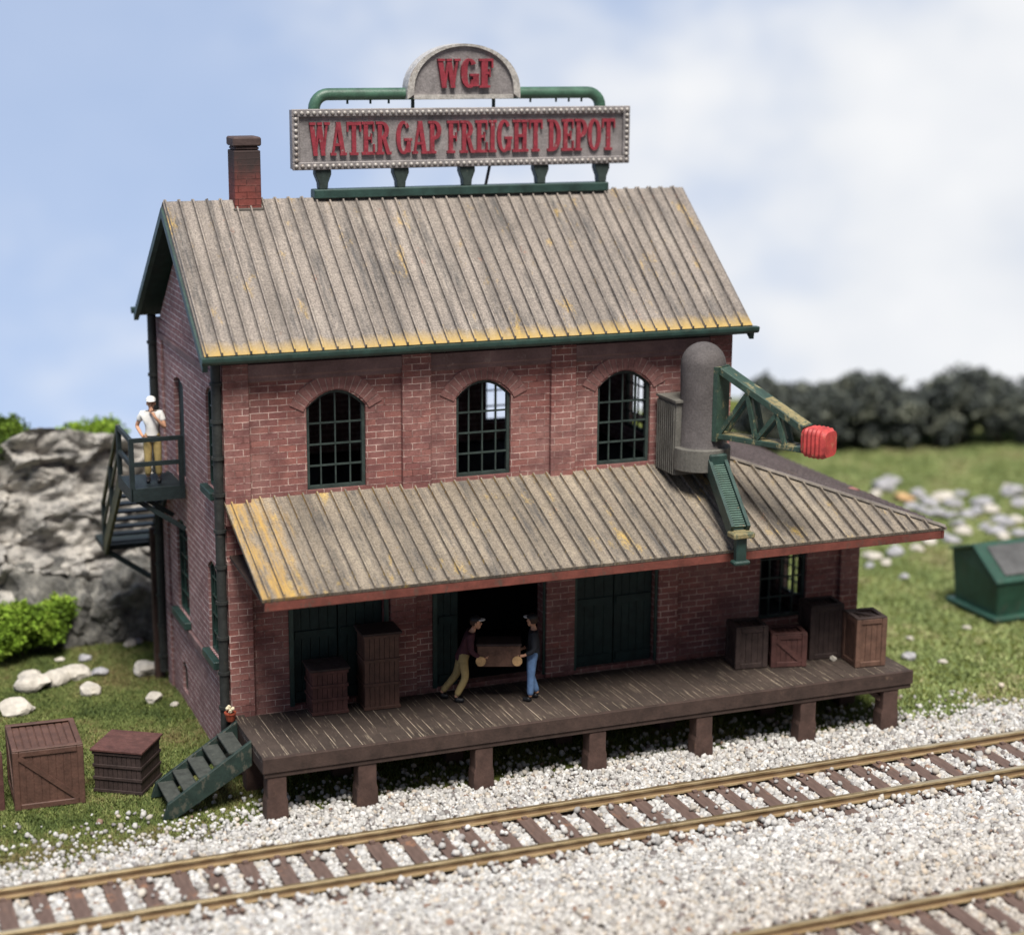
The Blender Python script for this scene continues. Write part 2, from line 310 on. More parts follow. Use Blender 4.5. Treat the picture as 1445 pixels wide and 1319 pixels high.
# ------------------------------------------------------------------ mesh helpers
class MB:
    def __init__(s): s.v = []; s.f = []; s.mi = []
    def add(s, vs, fs, mi=0):
        o = len(s.v); s.v += [tuple(v) for v in vs]; s.f += [[i + o for i in f] for f in fs]; s.mi += [mi] * len(fs); return s
    def box(s, x0, x1, y0, y1, z0, z1, mi=0):
        return s.add([(x0, y0, z0), (x1, y0, z0), (x1, y1, z0), (x0, y1, z0), (x0, y0, z1), (x1, y0, z1), (x1, y1, z1), (x0, y1, z1)],
                     [(0, 3, 2, 1), (4, 5, 6, 7), (0, 1, 5, 4), (1, 2, 6, 5), (2, 3, 7, 6), (3, 0, 4, 7)], mi)
    def bar(s, p, q, w, h, upv=(0, 0, 1), mi=0):
        p, q = Vector(p), Vector(q); d = (q - p).normalized(); sd = d.cross(Vector(upv))
        if sd.length < 1e-4: sd = d.cross(Vector((1, 0, 0)))
        sd.normalize(); u = sd.cross(d); a, b = sd * w / 2, u * h / 2
        return s.add([p - a - b, p + a - b, p + a + b, p - a + b, q - a - b, q + a - b, q + a + b, q - a + b],
                     [(0, 1, 2, 3), (7, 6, 5, 4), (4, 5, 1, 0), (5, 6, 2, 1), (6, 7, 3, 2), (7, 4, 0, 3)], mi)
    def prism(s, poly, ax, a0, a1, mi=0):
        """poly: 2-D points; ax: 'x','y','z' extrusion axis. 2-D coords are the other two axes in order"""
        def P(u, v, t): return {'x': (t, u, v), 'y': (u, t, v), 'z': (u, v, t)}[ax]
        n = len(poly); vs = [P(u, v, a0) for u, v in poly] + [P(u, v, a1) for u, v in poly]
        fs = [list(range(n)), list(range(2 * n - 1, n - 1, -1))] + [[i, n + i, n + (i + 1) % n, (i + 1) % n] for i in range(n)]
        return s.add(vs, fs, mi)
    def tube(s, pts, r, seg=10, cap=True, mi=0):
        pts = [Vector(p) for p in pts]; rr = r if isinstance(r, (list, tuple)) else [r] * len(pts)
        vs, fs = [], []; ref = None
        for i, p in enumerate(pts):
            d = (pts[min(i + 1, len(pts) - 1)] - pts[max(i - 1, 0)]).normalized()
            a = d.cross(Vector((0, 0, 1))) if ref is None else ref - d * ref.dot(d)
            if a.length < 1e-3: a = d.cross(Vector((0, 1, 0)))
            a.normalize(); ref = a; b = d.cross(a)
            for k in range(seg):
                t = 2 * math.pi * k / seg; vs.append(p + (a * math.cos(t) + b * math.sin(t)) * rr[i])
        for i in range(len(pts) - 1):
            for k in range(seg):
                k2 = (k + 1) % seg; fs.append((i * seg + k, i * seg + k2, (i + 1) * seg + k2, (i + 1) * seg + k))
        if cap: fs += [list(range(seg))[::-1], [(len(pts) - 1) * seg + k for k in range(seg)]]
        return s.add(vs, fs, mi)
    def lathe(s, prof, c=(0, 0, 0), seg=24, mi=0):
        return s.tube_z(prof, c, seg, mi)
    def tube_z(s, prof, c, seg, mi):
        vs, fs = [], []
        for r, z in prof:
            for k in range(seg):
                t = 2 * math.pi * k / seg; vs.append((c[0] + r * math.cos(t), c[1] + r * math.sin(t), c[2] + z))
        for i in range(len(prof) - 1):
            for k in range(seg):
                k2 = (k + 1) % seg; fs.append((i * seg + k, i * seg + k2, (i + 1) * seg + k2, (i + 1) * seg + k))
        fs += [list(range(seg))[::-1], [(len(prof) - 1) * seg + k for k in range(seg)]]
        return s.add(vs, fs, mi)
    def mesh(s, name, recalc=True):
        me = bpy.data.meshes.new(name); me.from_pydata(s.v, [], s.f); me.update()
        if recalc:
            bm = bmesh.new(); bm.from_mesh(me); bmesh.ops.recalc_face_normals(bm, faces=bm.faces); bm.to_mesh(me); bm.free()
        uvl = me.uv_layers.new(name='UVMap'); Z = Vector((0, 0, 1))
        for p in me.polygons:
            nn = p.normal
            t = Vector((1, 0, 0)) if abs(nn.z) > .99 else Z.cross(nn).normalized()
            b = nn.cross(t)
            if abs(nn.z) > .99: b = Vector((0, 1, 0))
            for li in p.loop_indices:
                co = me.vertices[me.loops[li].vertex_index].co
                uvl.data[li].uv = (co.dot(t), co.dot(b))
        for p, m in zip(me.polygons, s.mi): p.material_index = m
        return me
    def build(s, name, mats, parent=None, bevel=0, smooth=None, loc=None):
        me = s.mesh(name)
        for m in (mats if isinstance(mats, (list, tuple)) else [mats]): me.materials.append(m)
        o = bpy.data.objects.new(name, me); C.objects.link(o)
        if parent: o.parent = parent
        if loc: o.location = loc
        if bevel:
            b = o.modifiers.new('bevel', 'BEVEL'); b.width = bevel; b.segments = 1; b.limit_method = 'ANGLE'; b.angle_limit = R(40)
        if smooth:
            for p in me.polygons: p.use_smooth = True
            try: me.set_sharp_from_angle(angle=R(smooth))
            except Exception: pass
        return o
def tag(o, label=None, cat=None, group=None, kind=None):
    for k, v in (('label', label), ('category', cat), ('group', group), ('kind', kind)):
        if v: o[k] = v
    return o
def thing(name, label, cat, loc=(0, 0, 0), rz=0, group=None):
    o = bpy.data.objects.new(name, None); C.objects.link(o); o.location = loc; o.rotation_euler = (0, 0, rz); o.empty_display_size = .2
    return tag(o, label, cat, group)
def np_mesh(name, verts, faces, cols, mat, smooth=False):
    """verts Nx3, faces Mx3, cols N x3 -> object with point colours"""
    me = bpy.data.meshes.new(name); nv, nf = len(verts), len(faces)
    me.vertices.add(nv); me.vertices.foreach_set('co', np.ascontiguousarray(verts, dtype=np.float32).ravel())
    me.loops.add(nf * 3); me.loops.foreach_set('vertex_index', np.ascontiguousarray(faces, dtype=np.int32).ravel())
    me.polygons.add(nf); me.polygons.foreach_set('loop_start', np.arange(0, nf * 3, 3, dtype=np.int32))
    me.polygons.foreach_set('loop_total', np.full(nf, 3, dtype=np.int32))
    a = me.color_attributes.new('Col', 'FLOAT_COLOR', 'POINT')
    a.data.foreach_set('color', np.concatenate([cols, np.ones((nv, 1))], 1).astype(np.float32).ravel())
    me.update(calc_edges=True); me.validate(); me.materials.append(mat)
    if smooth: me.polygons.foreach_set('use_smooth', np.ones(nf, dtype=bool))
    o = bpy.data.objects.new(name, me); C.objects.link(o); return o

# ------------------------------------------------------------------ ground
def rel(d, s):   # a point of the baseboard, d along the view's compass direction, s to its right
    return Vector((-8.117 + math.sin(YAW) * d + math.cos(YAW) * s, -35.443 + math.cos(YAW) * d - math.sin(YAW) * s, 0))
def gz(x, y):
    z = .05 * mnoise.noise((x * .35, y * .35, 0)) + .02 * mnoise.noise((x * 1.3, y * 1.3, 4))
    if y < -2: z += .03
    return z
NS, ND = 90, 110
gv, gf = [], []
for j in range(ND + 1):
    for i in range(NS + 1):
        s_ = -34 + 74 * i / NS; far = 57 + 19 * min(1, max(0, (s_ + 14) / 22)); d_ = 8 + (far - 8) * j / ND
        p = rel(d_, s_); gv.append((p.x, p.y, gz(p.x, p.y) - .03))
for j in range(ND):
    for i in range(NS):
        a = j * (NS + 1) + i; gf.append((a, a + 1, a + NS + 2, a + NS + 1))
g = MB(); g.add(gv, gf); go = g.build('ground', M['ground'], smooth=180); tag(go, kind='structure')

# ------------------------------------------------------------------ the depot
W, DEP = 11.0, 6.04
ZE, ZA, ZD = 8.42, 5.69, 1.297
XW = 14.42
depot = thing('freight_depot', 'old two storey brick freight depot with seamed metal roofs and wraparound awning', 'building')

def wall(mb, ax, t0, t1, u0, u1, z0, z1, ops):
    """wall slab with openings; ax 'y': front wall (u = x), ax 'x': side wall (u = y). ops: (u0,u1,z0,z1,rise)"""
    ops = sorted(ops); cur = u0
    for (a, b, c, d, rise) in ops:
        if a > cur: mb.prism([(cur, z0), (a, z0), (a, z1), (cur, z1)], ax, t0, t1)
        if c > z0: mb.prism([(a, z0), (b, z0), (b, c), (a, c)], ax, t0, t1)
        k = 10 if rise else 1
        for i in range(k):
            q0, q1 = a + (b - a) * i / k, a + (b - a) * (i + 1) / k
            f = lambda q: d - rise * ((2 * (q - a) / (b - a) - 1) ** 2)
            if z1 > d: mb.prism([(q0, f(q0)), (q1, f(q1)), (q1, z1), (q0, z1)], ax, t0, t1)
        cur = b
    if cur < u1: mb.prism([(cur, z0), (u1, z0), (u1, z1), (cur, z1)], ax, t0, t1)

UPW = [(1.66, 2.88), (4.80, 5.99), (7.94, 9.16)]
upper_ops = [(a, b, 5.76, 7.76, .33) for a, b in UPW]
T = .28
mb = MB()
wall(mb, 'y', 0, T, 0, W, 4.7, ZE, upper_ops)
DOORS = [(1.30, 3.22, 1.30, 4.05, 0), (4.36, 6.74, 1.30, 4.05, 0), (7.52, 9.36, 1.30, 4.05, 0), (11.95, 13.14, 1.9, 3.95, .2)]
wall(mb, 'y', 0, T, 0, XW, -.4, 4.697, DOORS)
mb.build('wall', M['brick'], depot)
# pilasters on the front
for x0, x1, z0, z1 in [(-.02, .49, 5.2, ZE - .02), (3.62, 4.23, 5.2, ZE - .02), (6.85, 7.40, 5.2, ZE - .02), (10.48, W + .02, 5.2, ZE - .02)]:
    m = MB(); m.box(x0, x1, -.11, -.002, z0, z1); m.build('pilaster', M['brick'], depot, .012)
for x0, x1 in [(-.02, .47), (3.34, 3.9), (6.79, 7.45), (9.42, 9.9), (13.96, XW + .02)]:
    m = MB(); m.box(x0, x1, -.1, -.003, .1, 4.5); m.build('pilaster', M['brick'], depot, .012)
# frieze under the eaves between the pilasters
for x0, x1 in [(.493, 3.617), (4.233, 6.847), (7.403, 10.477)]:
    m = MB(); m.prism([(-.09, 8.37), (-.002, 8.37), (-.002, 8.0), (-.05, 8.03), (-.05, 8.1), (-.09, 8.14)], 'x', x0, x1); m.build('frieze', M['stone_band'], depot)
# arched brick hoods
for a, b in UPW:
    m = MB(); cx = (a + b) / 2; hw = (b - a) / 2; rise = .33; rad = (hw * hw + rise * rise) / (2 * rise); cz = 7.76 - rad
    t_end = math.asin(hw / rad); n_b = 15
    for i in range(n_b):
        t0 = -t_end * 1.13 + 2.26 * t_end * i / n_b + .012; t1 = -t_end * 1.13 + 2.26 * t_end * (i + 1) / n_b - .012
        ri, ro = rad + .025, rad + .335 + random.uniform(-.015, .015)
        m.prism([(cx + ri * math.sin(t0), cz + ri * math.cos(t0)), (cx + ri * math.sin(t1), cz + ri * math.cos(t1)),
                 (cx + ro * math.sin(t1), cz + ro * math.cos(t1)), (cx + ro * math.sin(t0), cz + ro * math.cos(t0))], 'y', -.022 - random.uniform(0, .008), -.002)
    ar = m.build('window_arch', M['brick_arch'], depot)
    m = MB(); K = 16
    for i in range(K):
        t0 = -t_end * 1.12 + 2.24 * t_end * i / K; t1 = -t_end * 1.12 + 2.24 * t_end * (i + 1) / K; ri, ro = rad + .03, rad + .325
        m.prism([(cx + ri * math.sin(t0), cz + ri * math.cos(t0)), (cx + ri * math.sin(t1), cz + ri * math.cos(t1)), (cx + ro * math.sin(t1), cz + ro * math.cos(t1)), (cx + ro * math.sin(t0), cz + ro * math.cos(t0))], 'y', -.017, -.003)
    m.build('mortar_bed', M['mortar'], ar)
# side wall with its gable
SIDE_UP = [(.82, 1.5, 5.7, 7.75, .18), (3.66, 4.62, 5.22, 7.42, .12)]
SIDE_LO = [(.95, 1.78, 2.12, 4.1, .2), (3.72, 4.85, 2.12, 4.25, .2)]
SIDE_BS = [(4.2, 4.68, .25, .95, .1)]
m = MB(); yy0 = T + .003
wall(m, 'x', 0, T, yy0, DEP, 4.9, ZE, SIDE_UP)
wall(m, 'x', 0, T, yy0, DEP, 1.95, 4.897, SIDE_LO)
wall(m, 'x', 0, T, yy0, DEP, -.4, 1.947, SIDE_BS)
m.prism([(yy0, ZE + .003), (DEP, ZE + .003), (3.02, ZE + 2.52)], 'x', .02, T)
m.build('wall', M['brick_side'], depot)
m = MB(); m.box(-.07, -.002, .02, DEP - .02, 1.78, 1.95); m.build('belt_course', M['stone_band'], depot, .02)
m = MB(); m.box(-.055, -.002, .3, DEP - .02, 8.0, 8.14); m.build('belt_course', M['stone_band'], depot, .02)
for y0, y1 in [(0.0, .4), (DEP - .42, DEP)]:
    m = MB(); m.box(-.06, -.003, y0, y1, -.1, 1.777); m.build('pilaster', M['brick_side'], depot, .01); m = MB(); m.box(-.06, -.003, y0, y1, 1.953, 7.997); m.build('pilaster', M['brick_side'], depot, .01)
# right wall of the upper storey, rear wall, annex end wall
m = MB(); wall(m, 'x', W - T, W, yy0, DEP, 4.9, ZE, [(3.5, 4.7, 5.5, 7.1, .25)]); m.prism([(yy0, ZE + .003), (DEP, ZE + .003), (3.02, ZE + 2.52)], 'x', W - T, W - .02); m.build('wall', M['brick_side'], depot)
m = MB(); wall(m, 'y', DEP + .003, DEP + T, 0, W, -.4, ZE, [(1.6, 2.8, 5.7, 7.5, .3), (7.75, 8.95, 5.5, 7.4, .3)]); m.build('wall', M['brick_side'], depot)
m = MB(); wall(m, 'x', XW - T, XW, yy0, 5.0, -.4, 4.5, [(2.1, 3.05, 1.55, 3.3, .2)]); m.box(W, XW - T - .003, 4.72, 5.0, -.4, 4.5); m.build('wall', M['brick_side'], depot)
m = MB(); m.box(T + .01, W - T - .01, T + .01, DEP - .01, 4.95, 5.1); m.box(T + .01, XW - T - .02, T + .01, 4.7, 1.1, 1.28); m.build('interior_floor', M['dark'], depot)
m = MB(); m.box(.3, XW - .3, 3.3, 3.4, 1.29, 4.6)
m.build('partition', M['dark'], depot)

def window(ax, t, u0, u1, z0, z1, rise, nu, nz, mat=None, sill=None, fr=.065):
    """frame plus glazing bars in an opening, set back at t"""
    mat = mat or M['iron']; m = MB(); K = 12; cu = (u0 + u1) / 2; hw = (u1 - u0) / 2
    f = lambda q: z1 - rise * ((q - cu) / hw) ** 2
    u0 += .004; u1 -= .004; z0 += .004
    m.prism([(u0, z0), (u0 + fr, z0), (u0 + fr, f(u0 + fr)), (u0, f(u0))], ax, t, t + .09)
    m.prism([(u1 - fr, z0), (u1, z0), (u1, f(u1)), (u1 - fr, f(u1 - fr))], ax, t, t + .09)
    m.prism([(u0 + fr, z0), (u1 - fr, z0), (u1 - fr, z0 + fr), (u0 + fr, z0 + fr)], ax, t, t + .09)
    for i in range(K):
        a, b = u0 + fr + (u1 - u0 - 2 * fr) * i / K, u0 + fr + (u1 - u0 - 2 * fr) * (i + 1) / K
        m.prism([(a, f(a) - fr), (b, f(b) - fr), (b, f(b)), (a, f(a))], ax, t, t + .09)
    o = m.build('window', mat, depot)
    m = MB()
    for i in range(1, nu):
        q = u0 + (u1 - u0) * i / nu; m.prism([(q - .015, z0 + fr), (q + .015, z0 + fr), (q + .015, f(q) - fr), (q - .015, f(q) - fr)], ax, t + .02, t + .06)
    for i in range(1, nz):
        q = z0 + (z1 - z0) * (.02 + .215 * i if nz == 4 else i / nz); m.prism([(u0 + fr, q - .016), (u1 - fr, q - .016), (u1 - fr, q + .016), (u0 + fr, q + .016)], ax, t + .012, t + .057)
    m.build('glazing_bars', mat, o)
    if sill:
        m = MB(); (m.box(u0 - .1, u1 + .1, t - .2, t - .05, z0 - .14, z0 - .006) if ax == 'y' else m.box(t - .2, t - .045, u0 - .12, u1 + .12, z0 - .17, z0 - .006)); m.build('sill', sill, o, .015)
    return o
for a, b in UPW: window('y', .06, a, b, 5.76, 7.76, .33, 4, 4)
window('y', .07, 11.95, 13.14, 1.9, 3.95, .2, 4, 4)
for (a, b, c_, d, r_) in SIDE_UP[:1]: window('x', .05, a, b, c_, d, r_, 2, 5, M['green'], M['green'])
for (a, b, c_, d, r_) in SIDE_LO: window('x', .05, a, b, c_, d, r_, 3, 5, M['green'], M['green'])
window('x', .06, 4.2, 4.68, .25, .95, .1, 2, 2, M['green'])
window('x', W - .2, 3.5, 4.7, 5.5, 7.1, .25, 4, 4)
window('y', DEP + .1, 1.6, 2.8, 5.7, 7.5, .3, 4, 5); window('y', DEP + .1, 7.75, 8.95, 5.5, 7.4, .3, 4, 5)
window('x', XW - .2, 2.1, 3.05, 1.55, 3.3, .2, 3, 5)
# doors: tall plank doors
def door(u0, u1, z0, z1, y, name='door'):
    m = MB(); k = max(3, round((u1 - u0) / .2)); w = (u1 - u0) / k
    for i in range(k): m.box(u0 + i * w + .006, u0 + (i + 1) * w - .006, y, y + .07, z0 + .01, z1 - .01)
    m.box(u0, u1, y + .072, y + .1, z0, z1)
    o = m.build(name, M['green_door'], depot)
    for z in (z0 + .1, (z0 + z1) / 2, z1 - .3):
        m = MB(); m.box(u0 + .04, u1 - .04, y - .04, y - .002, z, z + .16); m.build('ledge', M['green_door'], o)
    return o
door(1.31, 2.25, 1.30, 4.04, .1); door(2.27, 3.21, 1.30, 4.04, .1)
door(4.37, 4.84, 1.30, 4.04, .02)
door(7.53, 8.43, 1.30, 4.04, .1); door(8.45, 9.35, 1.30, 4.04, .1)
for (a, b, c_, d, _) in DOORS[:3]:
    m = MB(); m.box(a - .09, a - .002, -.05, -.004, 1.30, 4.15); m.build('door_jamb', M['green'], depot); m = MB(); m.box(b + .002, b + .09, -.05, -.004, 1.30, 4.15); m.build('door_jamb', M['green'], depot)
m = MB(); y0 = .06
m.prism([(3.67, 5.23), (4.61, 5.23), (4.61, 7.32), (4.14, 7.41), (3.67, 7.32)], 'x', .1, .16); dd = m.build('door', M['green_door'], depot)
# roof slabs with standing seams
O0, O1, YR, ZR, EV, ZE2 = .42, .31, 3.02, 11.254, .43, 8.64
def slope_roof(name, x0, x1, e, r, seam, mat, th=.1, clip=None, par=None, rib=.048, ribh=.06, first=None):
    """single slope running from eave line e=(y,z) up to r=(y,z), with seams"""
    m = MB(); e, r = Vector((0, *e)), Vector((0, *r)); d = (r - e); L = d.length; d.normalize(); nn = Vector((0, -d.z, d.y))
    if nn.z < 0: nn = -nn
    def P(x, s, h): p = e + d * s + nn * h; return (x, p.y, p.z)
    lo, hi = (lambda x: 0.0), (lambda x: L)
    if clip: hi = lambda x: L * clip(x)
    m.add([P(x0, 0, 0), P(x1, 0, 0), P(x1, max(hi(x1), .001), 0), P(x0, hi(x0), 0), P(x0, 0, -th), P(x1, 0, -th), P(x1, max(hi(x1), .001), -th), P(x0, hi(x0), -th)],
          [(0, 1, 2, 3), (7, 6, 5, 4), (0, 4, 5, 1), (1, 5, 6, 2), (2, 6, 7, 3), (3, 7, 4, 0)]) if not clip else None
    if clip:
        xs = sorted(set([x0, x1] + clip.br)); vt = [P(x, 0, 0) for x in xs] + [P(x, max(hi(x), .004), 0) for x in xs[::-1]]
        vb = [P(x, 0, -th) for x in xs] + [P(x, max(hi(x), .004), -th) for x in xs[::-1]]; k = len(vt)
        m.add(vt + vb, [list(range(k)), list(range(2 * k - 1, k - 1, -1))] + [[i, k + i, k + (i + 1) % k, (i + 1) % k] for i in range(k)])
    x = (x0 + .05) if first is None else first
    while x < x1 - .02:
        h1 = hi(x + rib / 2) - .01; j = random.uniform(-.006, .006)
        if h1 > .12:
            hh = ribh * random.uniform(.85, 1.15)
            m.add([P(x + j - rib / 2, .0, .0), P(x + j + rib / 2, .0, .0), P(x + rib / 2, h1, .0), P(x - rib / 2, h1, .0),
                   P(x + j - rib * .3, .02, hh), P(x + j + rib * .3, .02, hh), P(x + rib * .3, h1, hh), P(x - rib * .3, h1, hh)],
                  [(0, 3, 2, 1), (4, 5, 6, 7), (0, 1, 5, 4), (1, 2, 6, 5), (2, 3, 7, 6), (3, 0, 4, 7)])
        x += seam
    return m.build(name, mat, par or depot)
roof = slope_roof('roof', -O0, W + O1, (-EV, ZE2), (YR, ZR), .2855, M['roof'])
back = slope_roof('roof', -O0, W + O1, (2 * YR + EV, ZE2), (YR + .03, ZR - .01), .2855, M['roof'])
for yy in (0, 1):
    f = (lambda y, z: (y, z)) if yy == 0 else (lambda y, z: (2 * YR - y, z))
    for xa_, xb_ in ((-O0 - .045, -O0 + .06), (W + O1 - .06, W + O1 + .045)):
        m = MB(); m.prism([f(-EV, ZE2 - .13), f(-EV + .02, ZE2 - .30), f(YR - .01, ZR - .32), f(YR - .01, ZR - .12)], 'x', xa_, xb_); m.build('bargeboard', M['green'], roof)
m = MB()   # dark soffits
for f in ((lambda y: y), (lambda y: 2 * YR - y)):
    a, b = f(-EV + .05), f(YR - .02)
    m.add([(-O0 + .065, a, ZE2 - .16), (W + O1 - .065, a, ZE2 - .16), (W + O1 - .065, b, ZR - .2), (-O0 + .065, b, ZR - .2),
           (-O0 + .065, a, ZE2 - .19), (W + O1 - .065, a, ZE2 - .19), (W + O1 - .065, b, ZR - .23), (-O0 + .065, b, ZR - .23)],
          [(0, 1, 2, 3), (7, 6, 5, 4), (0, 4, 5, 1), (1, 5, 6, 2), (2, 6, 7, 3), (3, 7, 4, 0)])
m.build('soffit', M['green_door'], roof)
for yy in (-EV - .06, 2 * YR + EV + .06):
    m = MB(); pr = [(yy + .085 * math.cos(t), ZE2 - .06 + .1 * math.sin(t)) for t in [math.pi * (1 + k / 8) for k in range(9)]] + [(yy + .085, ZE2 - .02), (yy - .085, ZE2 - .02)]
    m.prism(pr, 'x', -O0 - .08, W + O1 + .09); m.build('gutter', M['green'], roof)
# chimney
m = MB(); m.box(1.02, 1.57, 2.78, 3.34, 10.8, 12.26); ch = m.build('chimney', M['brick_red'], roof, .015)
m = MB(); m.box(1.04, 1.55, 2.80, 3.32, 12.263, 12.34); m.box(1.0, 1.59, 2.76, 3.36, 12.343, 12.53)
m.build('chimney_cap', painted('sooty_cap', (.075, .05, .046), (.12, .09, .08), .62, 4, .8), ch, .03)
m = MB(); m.box(.98, 1.61, 2.74, 3.38, 10.98, 11.10); m.build('flashing', painted('dark_flashing', (.09, .08, .07), (.3, .16, .1), .62, 4, .8), ch, .02)
# awning: front slope with the hip, side slope over the annex
AW, ZF, XR = 2.90, 4.52, 14.75
class Clip:
    br = [W]
    def __call__(s, x): return 1.0 if x <= W else max(0.0, (XR - x) / (XR - W))
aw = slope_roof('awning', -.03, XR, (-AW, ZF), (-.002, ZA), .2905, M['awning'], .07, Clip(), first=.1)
m = MB()   # side slope
P0, P1, P2, P3 = Vector((W, -.0, ZA)), Vector((XR, -AW, ZF)), Vector((XR, 5.3, ZF)), Vector((W, 5.3, ZA))
nn = (P2 - P1).cross(P0 - P1).normalized(); nn = nn if nn.z > 0 else -nn
pts = [P1 + Vector((.02, 0, .005)), P2, P3, P0 + Vector((.02, 0, .005))]
m.add(pts + [p - nn * .07 for p in pts], [(0, 1, 2, 3), (7, 6, 5, 4), (0, 4, 5, 1), (1, 5, 6, 2), (2, 6, 7, 3), (3, 7, 4, 0)])
yv = -AW + .25
while yv < 5.2:
    t = 1.0 if yv > 0 else (yv + AW) / AW
    a = Vector((XR, yv, ZF)); b = a + (Vector((W, yv, ZA)) - a) * t
    m.bar(a + nn * .018, b + nn * .018, .032, .04, nn); yv += .29
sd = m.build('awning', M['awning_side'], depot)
m = MB(); m.bar(P1 + Vector((-.03, .0, .03)), P0 + Vector((0, 0, .05)), .12, .05, nn); m.build('hip_cap', M['hipcap'], aw)
m = MB(); m.box(.02, XR - .1, -AW + .03, -AW + .10, ZF - .25, ZF - .075); m.box(XR - .09, XR - .02, -AW + .03, 5.2, ZF - .25, ZF - .08); m.build('fascia', M['red_trim'], aw, .01)
m = MB()   # boarded underside
m.add([(.02, -AW + .12, ZF - .1), (XR - .12, -AW + .12, ZF - .1), (XR - .12, -.13, ZF + .1), (.02, -.13, ZF + .1), (.02, -AW + .12, ZF - .16), (XR - .12, -AW + .12, ZF - .16), (XR - .12, -.13, ZF + .04), (.02, -.13, ZF + .04)],
      [(0, 1, 2, 3), (7, 6, 5, 4), (0, 4, 5, 1), (1, 5, 6, 2), (2, 6, 7, 3), (3, 7, 4, 0)])
m.build('awning_ceiling', M['deck_side'], aw)
# downpipes
def downpipe(x, y, z0, z1, r=.10):
    m = MB(); m.tube([(x, y, z0), (x, y, z1)], r, 12); o = m.build('downpipe', M['pipe'], depot, smooth=40)
    z = z0 + .35
    while z < z1 - .1: m = MB(); m.tube([(x, y, z), (x, y, z + .06)], r * 1.28, 12); z += .73; m.build('pipe_clip', M['pipe'], o, smooth=40)
downpipe(-.13, -.02, .35, ZE2 - .15); downpipe(-.13, DEP + .12, .2, ZE2 - .15)
m = MB(); m.box(.2, XW - .2, -.25, -.004, -.3, 1.15); m.build('foundation', painted('dark_brick_foundation', (.10, .045, .04), (.05, .04, .035), .5, 2, .9), depot)

# ------------------------------------------------------------------ rooftop sign
sign = thing('roof_sign', 'grey bulb edged rooftop sign in red letters WATER GAP FREIGHT DEPOT', 'sign', (0, 0, 0))
SY = 3.02; SX0, SX1, SZ0, SZ1 = 2.26, 9.90, 11.83, 13.07
m = MB(); m.box(SX0 + .02, SX1 - .02, SY - .1, SY + .1, SZ0 + .02, SZ1 - .02); board = m.build('sign_board', M['signgrey'], sign)
m = MB(); fw = .2
m.box(SX0, SX1, SY - .17, SY - .102, SZ0, SZ0 + .16); m.box(SX0, SX1, SY - .17, SY - .102, SZ1 - .16, SZ1)
m.box(SX0, SX0 + .16, SY - .17, SY - .102, SZ0 + .162, SZ1 - .162); m.box(SX1 - .16, SX1, SY - .17, SY - .102, SZ0 + .162, SZ1 - .162)
m.build('sign_frame', M['signgrey'], board, .015)
m = MB()
def bead(x, z): m.lathe([(.052, 0), (.046, .025), (.028, .045), (.008, .052)], (0, 0, 0), 8)
bulbs = []
nx = 58
for i in range(nx):
    x = SX0 + .08 + (SX1 - SX0 - .16) * i / (nx - 1); bulbs += [(x, SZ0 + .08), (x, SZ1 - .08)]
for i in range(1, 9):
    z = SZ0 + .08 + (SZ1 - SZ0 - .16) * i / 9; bulbs += [(SX0 + .08, z), (SX1 - .08, z)]
for x, z in bulbs:
    vs, fs = [], []; sg = 8
    for r_, h in ((.046, .0), (.040, .026), (.02, .043)):
        for k in range(sg): t = 2 * math.pi * k / sg; vs.append((x + r_ * math.cos(t), SY - .17 - h, z + r_ * math.sin(t)))
    for i in range(2):
        for k in range(sg): fs.append((i * sg + k, i * sg + (k + 1) % sg, (i + 1) * sg + (k + 1) % sg, (i + 1) * sg + k))
    fs.append([2 * sg + k for k in range(sg)]); m.add(vs, fs)
m.build('bulb_border', M['bead'], board, smooth=60)  # border bulbs of the sign, modelled unlit as one mesh
# arched top sign
ACX, AZ0, AHW, AH = 6.01, 13.25, 1.27, 1.14
def arch(hw, h, z0, side, K=26):
    return [(ACX - hw, z0), *[(ACX - hw * math.cos(math.pi * k / K) , z0 + side + (h - side) * abs(math.sin(math.pi * k / K)) ** .92) for k in range(K + 1)], (ACX + hw, z0)]
m = MB(); m.prism(arch(AHW - .03, AH - .03, AZ0 + .02, .12), 'y', SY - .15, SY + .13); ab = m.build('arch_sign', M['signgrey'], sign)
m = MB(); o_, i_ = arch(AHW, AH, AZ0, .13), arch(AHW - .15, AH - .15, AZ0 + .1, .05)
for k in range(len(o_) - 1):
    m.prism([o_[k], o_[k + 1], i_[k + 1], i_[k]], 'y', SY - .22, SY + .14)
m.prism([(ACX - AHW + .153, AZ0), (ACX + AHW - .153, AZ0), (ACX + AHW - .153, AZ0 + .09), (ACX - AHW + .153, AZ0 + .09)], 'y', SY - .2, SY - .153)
m.build('arch_rim', M['sign_pale'], ab)
